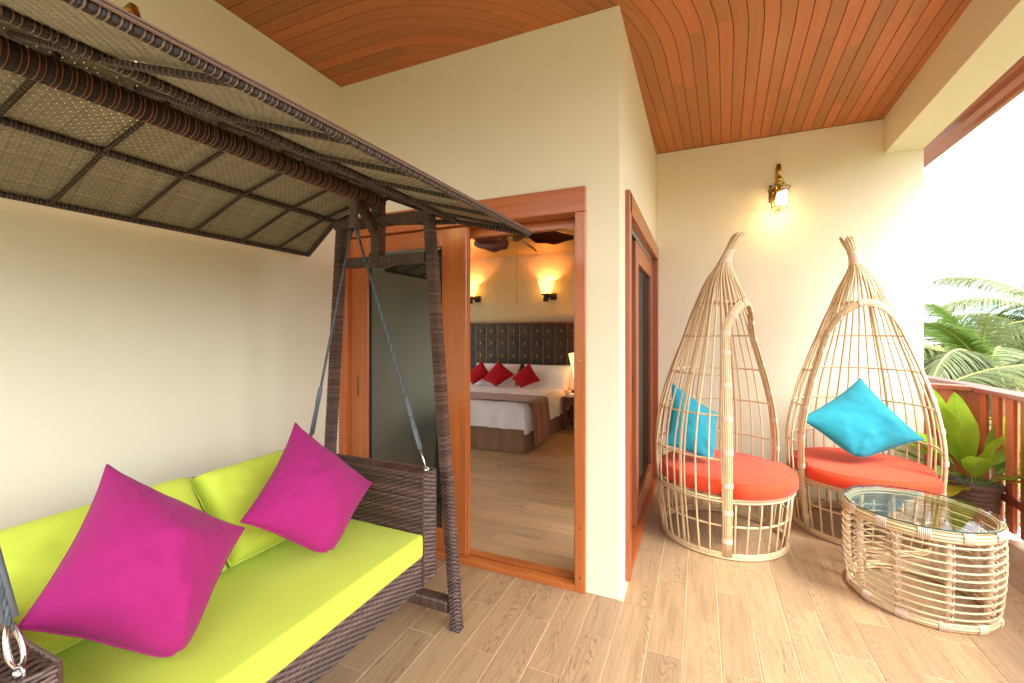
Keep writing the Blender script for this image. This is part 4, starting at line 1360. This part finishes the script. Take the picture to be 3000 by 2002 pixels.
# ================================================================== LANTERNS
def lantern(loc, rz, label, power=.9):
    """local -Y points away from the wall, origin on the wall at the mounting plate"""
    t = thing('wall_lantern', label, 'wall lamp', loc, rz, 'brass wall lanterns')
    b = MB(); b.cbox(-.052, .052, -.022, .0, -.075, .075, .004); b.obj('back_plate', M['brass_dark'], t)
    b = MB(); b.cbox(-.02, .02, -.032, -.0225, -.03, .03, .004); b.tube([(0, -.03, 0), (0, -.06, .05), (0, -.078, .13), (0, -.105, .195), (0, -.145, .205), (0, -.165, .165), (0, -.165, .095)], [.009, .010, .012, .012, .011, .010, .009], 8, up=(1, 0, 0), sq=(1.6, .7))
    b.obj('curved_arm', M['brass'], t, True)
    b = MB(); b.lathe([(0, .098), (.016, .096), (.028, .082), (.030, .068), (.020, .062), (.024, .052), (.040, .044), (.0, .040)], 18, (0, -.165, 0)); b.obj('finial_cap', M['brass'], t, True)
    cy = -.165
    n = 6; ang = [2 * PI * (k + .5) / n for k in range(n)]
    def ringp(r, z): return [(r * math.cos(a), cy + r * math.sin(a), z) for a in ang]
    R1, R2, R3, R4 = ringp(.022, .040), ringp(.088, -.005), ringp(.066, -.022), ringp(.062, -.160)
    R5 = ringp(.040, -.196)
    b = MB()
    for k in range(n):
        j = (k + 1) % n
        for A, B in ((R1, R2), (R2, R3), (R3, R4), (R4, R5)): b.tube([A[k], B[k]], .0022, 5)
        for A in (R2, R3, R4, R5): b.tube([A[k], A[j]], .0022, 5)
        m0 = [(R3[k][i] + R3[j][i]) / 2 for i in range(3)]; m1 = [(R4[k][i] + R4[j][i]) / 2 for i in range(3)]
        b.tube([m0, m1], .0016, 5)
        l0 = [R3[k][i] * .45 + R4[k][i] * .55 for i in range(3)]; l1 = [R3[j][i] * .45 + R4[j][i] * .55 for i in range(3)]
        if k % 2: b.tube([l0, l1], .0016, 5)
    b.obj('lantern_cage', M['brass_dark'], t, True)
    for k in range(n):
        j = (k + 1) % n
        b = MB()
        for A, B in ((R1, R2), (R3, R4), (R4, R5)):
            i0 = len(b.v)
            for p in (A[k], A[j], B[j], B[k]): b.v.append(p)
            b.face((i0, i0 + 1, i0 + 2, i0 + 3))
        b.obj('glass_pane', M['lamp_glass'], t, fix=False)
    b = MB(); b.lathe([(0, .02), (.015, .02), (.015, -.035), (0, -.035)], 14, (0, cy, 0)); b.obj('lamp_holder', M['brass'], t, True)
    b = MB(); b.lathe([(.0, -.036), (.013, -.038), (.014, -.055), (.026, -.085), (.029, -.105), (.022, -.125), (.008, -.135), (0, -.136)], 18, (0, cy, 0), cap0=False, cap1=False); b.obj('bulb', M['bulb'], t, True)
    ld = bpy.data.lights.new('lantern_light', 'POINT'); ld.energy = power; ld.color = (1, .60, .22); ld.shadow_soft_size = .03
    lo = bpy.data.objects.new('lantern_light', ld); COL.objects.link(lo); lo.parent = t; lo.location = (0, cy, -.2)
    return t
lantern((.606, YD, 2.605), 0, 'brass and glass lantern glowing on the end wall above the cane chairs')
lantern((XA, 1.03, 2.55), R(90), 'brass lantern on the cream wall behind the swing canopy, its arm tip showing', .35)

# ================================================================== BEDROOM
# headboard
hb = thing('headboard', 'dark brown headboard wall of small square carved panels behind the bed', 'headboard', (-2.9, 6.65, 0))
def hobj(b, name, mat, p=None, **k):
    b.v = [(x + 2.9, y - 6.65, z) for x, y, z in b.v]; return b.obj(name, mat, p or hb, **k)
HX0, HX1 = -4.55, -1.45
b = MB(); b.cbox(HX0, HX1, 6.61, 6.648, .05, 1.545, .003); hobj(b, 'backing_board', M['dark_wood'])
b = MB(); b.cbox(HX0, HX1, 6.575, 6.648, 1.546, 1.572, .004); hobj(b, 'top_moulding', M['mid_wood'])
pm = MB()
s = .094
pm.cbox(-s, s, -.012, 0, -s, s, .003); pm.cbox(-.066, .066, -.020, -.0125, -.066, .066, .003); pm.cbox(-.040, .040, -.028, -.0205, -.040, .040, .003)
pme = pm.mesh('carved_panel', M['dark_wood'])
px0 = -1.904 + .1017
for c in range(-2, 13):
    for r_ in range(6):
        z = 1.43 - r_ * .2065
        x = px0 - .2035 * c
        if x - s < HX0 or x + s > HX1: continue
        o = link('carved_panel', pme, hb); o.location = (x + 2.9, -.0405, z)
        q = MB(); q.cbox(-.006, .006, -.0305, -.0285, -.022, .022, .0005); q.obj('gold_inlay', M['gold'], o)
for c in range(-2, 14):
    x = px0 + .1017 - .2035 * c
    if x < HX0 or x > HX1: continue
    b = MB(); b.cbox(x - .0035, x + .0035, 6.594, 6.6095, .05, 1.545, .001); hobj(b, 'gold_strip', M['gold'])

# bed
bed = thing('bed', 'double bed with white bedding and pleated brown skirt seen through the open door', 'bed', (-2.84, 5.6, 0))
def bobj(b, name, mat, p=None, **k):
    b.v = [(x + 2.84, y - 5.6, z) for x, y, z in b.v]; return b.obj(name, mat, p or bed, **k)
bx0, bx1, by0, by1 = -3.84, -1.86, 4.62, 6.52
b = MB()   # pleated skirt
path = []
def edge(p, q, n):
    for i in range(n): yield (p[0] + (q[0] - p[0]) * i / n, p[1] + (q[1] - p[1]) * i / n)
loop = list(edge((bx1, by1), (bx1, by0), 90)) + list(edge((bx1, by0), (bx0, by0), 60)) + list(edge((bx0, by0), (bx0, by1), 60)) + list(edge((bx0, by1), (bx1, by1), 20))
nn_ = len(loop)
for z in (.012, .10, .2, .34):
    for i, (x, y) in enumerate(loop):
        cx0, cy0 = (bx0 + bx1) / 2, (by0 + by1) / 2
        w = .008 * math.sin(i * 1.15) * (1 - z * 1.8) + .016 * noise.noise(V((i * .11, z * 3, 2))) * (1 - z * 2)
        nx = 1 if i < 90 else (0 if i < 150 else -1); ny = -1 if 90 <= i < 150 else 0
        b.v.append((x + nx * w, y + ny * w, z))
for k in range(3):
    for i in range(nn_):
        j = (i + 1) % nn_; b.face((k * nn_ + i, k * nn_ + j, (k + 1) * nn_ + j, (k + 1) * nn_ + i))
bobj(b, 'bed_skirt', M['skirt'], smooth=True)
b = MB(); b.cbox(bx0 + .03, bx1 - .03, by0 + .03, by1, .3, .53, .03); bobj(b, 'mattress', M['linen'])
b = MB()   # duvet: one draped sheet
nx_, ny_ = 56, 52
X0, X1, Y0, Y1 = bx0 - .33, bx1 + .33, by0 - .28, by1 - .05
for j in range(ny_ + 1):
    for i in range(nx_ + 1):
        u = X0 + (X1 - X0) * i / nx_; v_ = Y0 + (Y1 - Y0) * j / ny_
        ox = max(0, u - bx1, bx0 - u); oy = max(0, by0 - v_)
        x = min(max(u, bx0), bx1); y = max(v_, by0)
        o_ = max(ox, oy)
        sg = 1 if u > bx1 else (-1 if u < bx0 else 0)
        z = .568 - o_ * (1 if o_ > 0 else 0)
        fold = noise.noise(V((u * 7, v_ * 7 * (.25 if oy > 0 else 1), 1))) 
        flare = .015 + .02 * min(1, o_ * 5)
        x += sg * flare + (.012 * math.sin(v_ * 26 + 2 * fold) * min(1, ox * 6) * sg)
        y += -(flare + .012 * math.sin(u * 24 + 3 * fold) * min(1, oy * 6)) if oy > 0 else 0
        if o_ == 0: z += .007 * noise.noise(V((u * 5, v_ * 5, 4))) + .004 * noise.noise(V((u * 14, v_ * 9, 4)))
        z += .012 * noise.noise(V((u * 3, v_ * 3, 7))) if o_ > .2 else 0
        r = .03
        e = max(0, 1 - abs(min(bx1 - u, u - bx0, v_ - by0)) / .05)
        z -= .010 * e if o_ == 0 else 0
        b.v.append((x, y, z))
for j in range(ny_):
    for i in range(nx_):
        a = j * (nx_ + 1) + i; b.face((a, a + 1, a + nx_ + 2, a + nx_ + 1))
bobj(b, 'duvet', M['linen'], smooth=True)
# runner
def runner_mat():
    n = NT('striped_runner'); t = n.new('ShaderNodeTexCoord'); sp = n.new('ShaderNodeSeparateXYZ'); n.link(t.outputs['UV'], sp.inputs[0])
    rp = n.ramp(n.math('FRACT', n.math('MULTIPLY', sp.outputs[1], 3.2)), [(0, (.30, .075, .022)), (.35, (.38, .11, .032)), (.45, (.16, .06, .035)), (.6, (.32, .085, .025)), (.66, (.55, .30, .15)), (.72, (.24, .06, .025)), (1, (.28, .08, .035))])
    n.color(rp.outputs[0]).set(rough=.6, sheen=.3); return n.m
b = MB()
ns = 60; nw_ = 12; xs0 = bx0 - .05; total = (bx1 - bx0) + .05 + .52
for i in range(ns + 1):
    s = total * i / ns
    xx = xs0 + s
    for j in range(nw_ + 1):
        yy = 4.74 + .58 * j / nw_
        if xx <= bx1 + .01: p = (xx, yy + .02 * math.sin(xx * 2), .582 + .006 * noise.noise(V((xx * 6, yy * 6, 3))) + .004 * math.sin(yy * 40))
        else:
            dz = xx - bx1
            p = (bx1 + .055 + .02 * min(1, dz * 4) + .006 * math.sin(yy * 30), yy + .02 * math.sin(bx1 * 2) + dz * .10, .575 - dz)
        b.vert(p, (s, j / nw_))
for i in range(ns):
    for j in range(nw_): a = i * (nw_ + 1) + j; b.face((a, a + 1, a + nw_ + 2, a + nw_ + 1))
tag(b.obj('bed_runner', runner_mat(), None, True, False), 'copper brown striped runner draped across the foot of the white bed', 'bed runner')

def bedpillow(c, T, mat, label, cat, grp, seed, pinch=.04):
    me = pillow_mesh('bed_pillow' if cat == 'pillow' and mat is M['linen'] else 'scatter_cushion', c, T, mat, 22, pinch, 2.4, .45, .005, seed)
    return tag(link(me.name.split('.')[0], me), label, cat, grp)
bedpillow([(-2.56, 6.42, .90), (-1.76, 6.42, .90), (-1.80, 6.22, .52), (-2.52, 6.22, .52)], .09, M['linen'], 'white pillow on the bed nearest the lit table lamp', 'pillow', 'white bed pillows', 1)
bedpillow([(-3.42, 6.42, .90), (-2.62, 6.42, .90), (-2.64, 6.22, .52), (-3.38, 6.22, .52)], .09, M['linen'], 'white pillow behind the left and middle crimson cushions on the bed', 'pillow', 'white bed pillows', 2)
bedpillow([(-2.44, 6.55, .88), (-1.70, 6.55, .91), (-1.72, 6.42, .52), (-2.44, 6.42, .52)], .06, M['linen'], 'white pillow tucked against the headboard behind another white pillow', 'pillow', 'white bed pillows', 9)
for k, (T_, R__, B_, L_, nm) in enumerate([((-3.20, 6.20, .955), (-3.03, 6.13, .75), (-3.28, 6.02, .575), (-3.46, 6.12, .70), 'leftmost'),
                          ((-2.90, 6.17, .965), (-2.60, 6.12, .755), (-2.86, 5.99, .575), (-3.14, 6.08, .66), 'middle'),
                          ((-2.385, 6.17, .945), (-2.18, 6.10, .685), (-2.45, 5.99, .575), (-2.65, 6.10, .70), 'right-hand')]):
    bedpillow([T_, R__, B_, L_], .06, M['crimson'], '%s of the three crimson cushions standing on the bed' % nm, 'cushion', 'crimson cushions on the bed', 4 + k, .06)

# bedside table and lamp
bt = thing('bedside_table', 'brown wooden bedside table right of the bed', 'table', (-1.58, 6.2, 0))
prt('table_top', M['mid_wood'], bt, (-.24, .24, -.22, .22, .452, .482))
prt('drawer_box', M['mid_wood'], bt, (-.22, .22, -.20, .20, .36, .4515))
for sx in (-1, 1):
    for sy in (-1, 1): prt('leg', M['mid_wood'], bt, (sx * .20 - .022, sx * .20 + .022, sy * .18 - .022, sy * .18 + .022, .004, .3595))
tl = thing('table_lamp', 'lit table lamp with tapering cream shade on the bedside table', 'lamp', (-1.575, 6.2, .482))
b = MB(); b.lathe([(0, 0), (.07, 0), (.07, .015), (.02, .03), (.018, .12), (.03, .16), (.012, .20), (.012, .26), (0, .26)], 18); b.obj('lamp_base', M['mid_wood'], tl, True)
b = MB()
for s_, z in ((.095, .235), (.165, .615)):
    for sx, sy in ((-1, -1), (1, -1), (1, 1), (-1, 1)): b.v.append((sx * s_, sy * s_ * .8, z))
for i in range(4): b.face((i, (i + 1) % 4, 4 + (i + 1) % 4, 4 + i))
b.obj('lamp_shade', M['shade_soft'], tl, fix=False)
def room_light(par, loc, e, c=(1, .62, .25), r=.05):
    ld = bpy.data.lights.new('room_light', 'POINT'); ld.energy = e; ld.color = c; ld.shadow_soft_size = r
    lo = bpy.data.objects.new('room_light', ld); COL.objects.link(lo); lo.parent = par; lo.location = loc
room_light(tl, (0, 0, .45), 1.2)
ph = thing('telephone', 'small cream telephone on the bedside table beside the white pillow', 'telephone', (-1.70, 6.03, .482))
prt('phone_body', M['linen'], ph, (-.05, .05, -.07, .07, 0, .045), c=.01)
b = MB(); b.tube([(-.02, -.08, .05), (-.02, -.06, .075), (-.02, .06, .075), (-.02, .08, .05)], [.02, .014, .014, .02], 8); b.obj('handset', M['linen'], ph, True)

def sconce(x, label):
    t = thing('wall_sconce', label, 'wall lamp', (x, 6.65, 2.0), 0, 'lit bedroom sconces')
    prt('wall_plate', M['dark_wood'], t, (.03, .13, -.03, 0, -.075, .03))
    prt('bracket', M['dark_wood'], t, (-.03, .11, -.15, -.0305, -.045, -.005), (-.035, .035, -.165, -.095, -.11, -.0455), (-.06, .06, -.175, -.075, -.0045, .018))
    b = MB()
    for s_, z in ((.058, .02), (.108, .215)):
        for sx, sy in ((-1, -1), (1, -1), (1, 1), (-1, 1)): b.v.append((sx * s_, -.125 + sy * s_ * .9, z))
    b.face((3, 2, 1, 0))
    for i in range(4): b.face((i, (i + 1) % 4, 4 + (i + 1) % 4, 4 + i))
    b.obj('lamp_shade', M['shade'], t, fix=False)
    room_light(t, (0, -.125, .12), 1.5, (1, .72, .40), .02)
    return t
sconce(-2.235, 'lit amber glass wall sconce to the right above the headboard')
sconce(-3.60, 'lit amber glass wall sconce to the left, half behind the door leaf')

fan = thing('ceiling_fan', 'ceiling fan with leaf-shaped dark red-brown blades above the bed', 'ceiling fan', (-1.93, 4.6, 2.66))
b = MB(); b.lathe([(0, 0), (.065, 0), (.06, -.03), (.018, -.045), (.018, -.09), (.08, -.10), (.095, -.13), (.095, -.17), (.06, -.20), (.03, -.215), (0, -.22)], 24); b.obj('motor', M['brass_dark'], fan, True)
bladem = plain('fan_blade_wood', (.15, .035, .020), .4)
for k in range(5):
    a = R(20 + 72 * k)
    b = MB(); n = 16
    for i in range(n + 1):
        t = i / n; w = .02 + .19 * math.sin(PI * min(1, t ** .72)) ** .9 * (1 + .12 * math.sin(t * 14))
        if t > .97: w *= .4
        for s_ in (-1, -.35, .35, 1):
            for dz in (0,):
                b.v.append((.14 + .54 * t, s_ * w * .62 + .03 * math.sin(t * 3), -.165 + s_ * w * .5 - .012 * t * t))
    for i in range(n):
        for c in range(3): q = i * 4 + c; b.face((q, q + 1, q + 5, q + 4))
    o = b.obj('fan_blade', bladem, fan, True, False); o.rotation_euler = (0, 0, a)
    m = o.modifiers.new('thick', 'SOLIDIFY'); m.thickness = .006
    b = MB(); b.cbox(.07, .17, -.015, .015, -.172, -.164, .002); q = b.obj('blade_arm', M['brass'], o)
b = MB(); b.tube([(.0, 0, -.215), (.0, 0, -.90)], .0015, 4); b.lathe([(0, -.93), (.006, -.925), (.006, -.905), (0, -.90)], 8); b.obj('pull_chain', M['brass'], fan)

# ================================================================== GARDEN BEYOND THE RAILING
def frond(az, el, L, droop, base, mat, wl=.55, seed=0, n=46, hang=.6, plane=0.0):
    rg = random.Random(seed)
    mb = MB(); p = V(base); e = el
    pts = []; ds = []
    for i in range(n + 1):
        t = i / n
        d = V((math.cos(az) * math.cos(e), math.sin(az) * math.cos(e), math.sin(e)))
        pts.append(p.copy()); ds.append(d); p = p + d * (L / n); e -= droop / n * (.4 + 1.2 * t)
    mb.tube(pts[::3] + [pts[-1]], [.022 * (1 - .85 * i / (len(pts[::3]))) + .003 for i in range(len(pts[::3]) + 1)], 5, m=1)
    for i in range(5, n + 1):
        for sub in (0, .33, .66):
            if i == n and sub > 0: break
            t = (i + sub) / n
            P = pts[i].lerp(pts[min(n, i + 1)], sub); d = ds[i]
            sid = d.cross(V((0, 0, 1)))
            sid = sid.normalized() if sid.length > 1e-3 else V((1, 0, 0))
            up = sid.cross(d).normalized()
            ll = wl * (math.sin(PI * (.12 + .80 * t)) ** .7) * rg.uniform(.85, 1.1)
            for s in (-1, 1):
                sw_ = .55 + .35 * t
                dr = (sid * s + d * sw_ + up * (.15 - plane)).normalized()
                w = .014 * (1 - .4 * t) * rg.uniform(.8, 1.3)
                q0 = P; v_ = dr.copy(); q = q0.copy()
                b0 = len(mb.v)
                k = 4
                hg = hang * rg.uniform(.7, 1.3)
                for j in range(k + 1):
                    f = j / k
                    ww = w * (1 - f ** 2) + .001
                    pr_ = v_.cross(up).normalized() if v_.cross(up).length > 1e-3 else d
                    mb.v.append(tuple(q - d * ww)); mb.v.append(tuple(q + d * ww))
                    v_ = (v_ + V((0, 0, -hg * .42))).normalized(); q = q + v_ * (ll / k)
                for j in range(k): mb.face((b0 + 2 * j, b0 + 2 * j + 1, b0 + 2 * j + 3, b0 + 2 * j + 2))
    return mb
def palm(base, label, fronds, trunk_h, seed=0, grp='coconut palms beyond the railing'):
    t = thing('palm_tree', label, 'palm tree', (base[0], base[1], -3.6), 0, grp)
    h = base[2] + 3.6
    b = MB()
    pts = [(.25 * math.sin(k * .3) - .25 * math.sin(9 * .3) if False else 0.0, .1 * math.sin(k * .35), h * k / 14) for k in range(15)]
    rs = [.20 - .06 * k / 14 + (.012 if k % 2 else 0) for k in range(15)]
    b.tube(pts, rs, 14); b.obj('trunk', M['trunk'], t, True)
    b = MB(); rg = random.Random(seed)
    for k in range(26):
        a = rg.uniform(0, 2 * PI); e = rg.uniform(.3, 1.2)
        d = V((math.cos(a) * math.cos(e), math.sin(a) * math.cos(e), math.sin(e)))
        b.tube([V((0, pts[-1][1], h - .15)), V((0, pts[-1][1], h - .15)) + d * .3], [.05, .02], 5)
    b.obj('crown_heart', M['trunk'], t, True)
    for k, (az, el, L, dr, mat, wl, hg) in enumerate(fronds):
        f = frond(R(az), R(el), L, dr, (0, pts[-1][1], h), M[mat], wl, seed * 50 + k, hang=hg)
        f.obj('frond', [M[mat], M['rachis']], t, False, False)
    return t
# near palm, its crown just below the handrail line
palm(lw(7.6, 7.0, .72), 'large coconut palm filling the view just beyond the railing',
     [(200, 34, 2.7, 1.7, 'palm', .75, .75), (170, 30, 2.8, 1.6, 'palm', .75, .8), (225, 22, 2.5, 1.3, 'palm', .7, .7), (188, 14, 2.7, 1.1, 'palm', .7, .8),
      (250, 18, 2.4, 1.1, 'palm', .65, .7), (150, 20, 2.6, 1.1, 'palm', .7, .7), (196, 24, 2.9, 1.5, 'palm', .85, .9), (182, 38, 2.3, 1.7, 'palm', .75, .8), (208, 10, 2.9, 1.1, 'palm', .85, .9), (232, 34, 2.3, 1.5, 'palm', .7, .8), (140, 40, 2.2, 1.4, 'palm', .6, .5), (212, 55, 1.5, .9, 'palm_fresh', .45, .25),
      (180, -2, 2.4, .7, 'palm', .7, .8), (215, 0, 2.4, .8, 'palm', .7, .8), (100, 30, 2.4, 1.2, 'palm', .7, .7), (60, 30, 2.4, 1.2, 'palm', .7, .7),
      (10, 30, 2.4, 1.2, 'palm', .7, .7), (320, 30, 2.4, 1.2, 'palm', .7, .7), (280, 28, 2.4, 1.2, 'palm', .7, .7), (240, 0, 2.3, .8, 'palm', .65, .7), (160, -8, 2.3, .6, 'palm', .7, .8), (205, -25, 1.6, .9, 'palm_dead', .4, 1.0), (175, -35, 1.5, .8, 'palm_dead', .4, 1.1)], 4, 1)
palm(lw(10.3, 9.6, .45), 'coconut palm with upright young fronds behind the nearest palm',
     [(160, 62, 1.9, .9, 'palm_fresh', .5, .4), (200, 72, 1.9, .7, 'palm_fresh', .45, .3), (180, 44, 2.2, 1.4, 'palm', .55, .5), (120, 55, 2.6, 1.3, 'palm', .6, .5), (250, 60, 2.4, 1.2, 'palm', .6, .5),
      (20, 60, 2.4, 1.2, 'palm', .6, .5), (320, 60, 2.4, 1.2, 'palm', .6, .5), (150, 30, 2.6, 1.2, 'palm', .6, .6), (215, 30, 2.8, 1.2, 'palm', .6, .6)], 4, 2)
palm(lw(12.4, 9.6, 1.4), 'tall coconut palm with drooping fronds at the right edge of the view',
     [(190, 42, 3.0, 1.5, 'palm', .7, .9), (210, 22, 3.0, 1.6, 'palm', .75, 1.0), (165, 30, 3.0, 1.5, 'palm', .7, .9), (180, 8, 2.8, 1.5, 'palm', .7, 1.0), (230, 55, 2.8, 1.4, 'palm', .7, .8),
      (200, -8, 2.4, 1.2, 'palm', .7, 1.0), (150, 60, 2.8, 1.3, 'palm', .7, .7), (40, 40, 2.6, 1.3, 'palm', .7, .8), (300, 40, 2.6, 1.3, 'palm', .7, .8), (240, 5, 2.6, 1.3, 'palm', .7, .9)], 4, 3)
palm(lw(5.2, 6.2, -.2), 'low coconut palm seen between the end wall and the handrail',
     [(150, 50, 2.4, 1.7, 'palm', .7, .7), (90, 45, 2.2, 1.5, 'palm', .7, .7), (200, 55, 2.2, 1.6, 'palm', .7, .7), (30, 50, 2.4, 1.7, 'palm', .75, .7), (0, 35, 2.4, 1.4, 'palm', .7, .7), (-40, 40, 2.2, 1.4, 'palm', .7, .7), (-90, 40, 2.2, 1.4, 'palm', .7, .7), (60, 65, 2.2, 1.2, 'palm_fresh', .6, .5), (-10, 64, 2.2, 1.3, 'palm', .6, .6)], 4, 4)
# bright shrub
def shrub(loc, r, h, label, seed, mat):
    t = thing('garden_shrub', label, 'shrub', loc, 0, 'shrubs below the balcony')
    rg = random.Random(seed); b = MB()
    for k in range(2600):
        a = rg.uniform(0, 2 * PI); u = rg.uniform(0, 1); rr = r * math.sqrt(rg.random()) * (.6 + .4 * noise.noise(V((math.cos(a) * 2, math.sin(a) * 2, u * 3 + seed))) + .3)
        z = h * u * (1 - .25 * (rr / r) ** 2)
        c = V((rr * math.cos(a), rr * math.sin(a), z)); d = V((rg.uniform(-1, 1), rg.uniform(-1, 1), rg.uniform(-.2, 1))).normalized(); s = d.cross(V((rg.uniform(-1, 1), rg.uniform(-1, 1), .3))).normalized()
        L = rg.uniform(.10, .2); i0 = len(b.v)
        for p in (c, c + d * L * .5 + s * .025, c + d * L, c + d * L * .5 - s * .025): b.v.append(tuple(p))
        b.face((i0, i0 + 1, i0 + 2, i0 + 3))
    stuff(b.obj('foliage', mat, t, False, False))
    b = MB()
    for k in range(5):
        a = k * 1.3; b.tube([(0, 0, 0), (.3 * r * math.cos(a), .3 * r * math.sin(a), h * .8)], [.05, .02], 6)
    b.obj('stem', M['trunk'], t, True)
shrub(lw(9.9, 10.4, -3.6), 1.5, 4.4, 'bright green leafy shrub low beside the end wall edge', 3, M['palm_fresh'])
shrub(lw(13.5, 11.0, -3.6), 2.0, 4.1, 'green leafy shrub below the tall palm', 6, M['palm'])
shrub(lw(6.6, 8.4, -3.6), 1.6, 3.8, 'green leafy shrub under the low palm', 9, M['palm'])

# houses beyond
def house(loc, rz, wx, wy, h, wallc, roofc, label, roof_h=1.2, wins=3):
    t = thing('neighbour_house', label, 'building', loc, rz)
    b = MB(); b.box(-wx, wx, -wy, wy, 0, h); b.obj('wall', paint('house_wall', wallc, .05, .1), t)
    b = MB(); e = .5
    v0 = [(-wx - e, -wy - e, h), (wx + e, -wy - e, h), (wx + e, wy + e, h), (-wx - e, wy + e, h)]
    v1 = [(-wx * .55, 0, h + roof_h), (wx * .55, 0, h + roof_h)]
    b.v = v0 + v1 + [(x, y, h - .14) for x, y, _ in v0]
    for f in ((0, 1, 5, 4), (1, 2, 5), (2, 3, 4, 5), (3, 0, 4), (0, 6, 7, 1), (1, 7, 8, 2), (2, 8, 9, 3), (3, 9, 6, 0), (6, 9, 8, 7)): b.face(f)
    b.obj('roof', plain('house_roof', roofc, .5), t)
    for k in range(wins):
        x = -wx + (2 * wx) * (k + .5) / wins
        for side in (-1, 1):
            y = side * (wy + .01)
            b = MB(); b.cbox(x - .55, x + .55, min(y, y + side * .04), max(y, y + side * .04), h - 1.9, h - .7, .01); w = b.obj('window', M['white_trim'], t)
            b = MB(); yy = y + side * .045; b.box(x - .47, x + .47, min(yy, yy + side * .01), max(yy, yy + side * .01), h - 1.82, h - .78); b.obj('pane', plain('far_glass', (.03, .045, .05), .1), w)
    return t
house(lw(41, 34, -3.6), R(20), 5.5, 4.5, 5.4, (.82, .62, .16), (.42, .70, .66), 'yellow house with turquoise roof behind the palms', 2.2)
house(lw(34, 36, -3.6), R(10), 5.0, 4.5, 5.6, (.85, .85, .83), (.42, .62, .62), 'white house with pale teal roof left of the yellow house', 1.0)
# sea far away
mb = MB(); mb.box(-900, 1400, 70, 1600, -3.58, -3.55)
def seam():
    n = NT('lagoon_water'); n.color((.22, .50, .48)).set(rough=.12); v = n.coords(); a = n.noise(v, .8, 4, .6); n.bump(a.outputs[0], .3, .2); return n.m
struct(mb.obj('sea', seam()), 'pale turquoise sea beyond the garden')
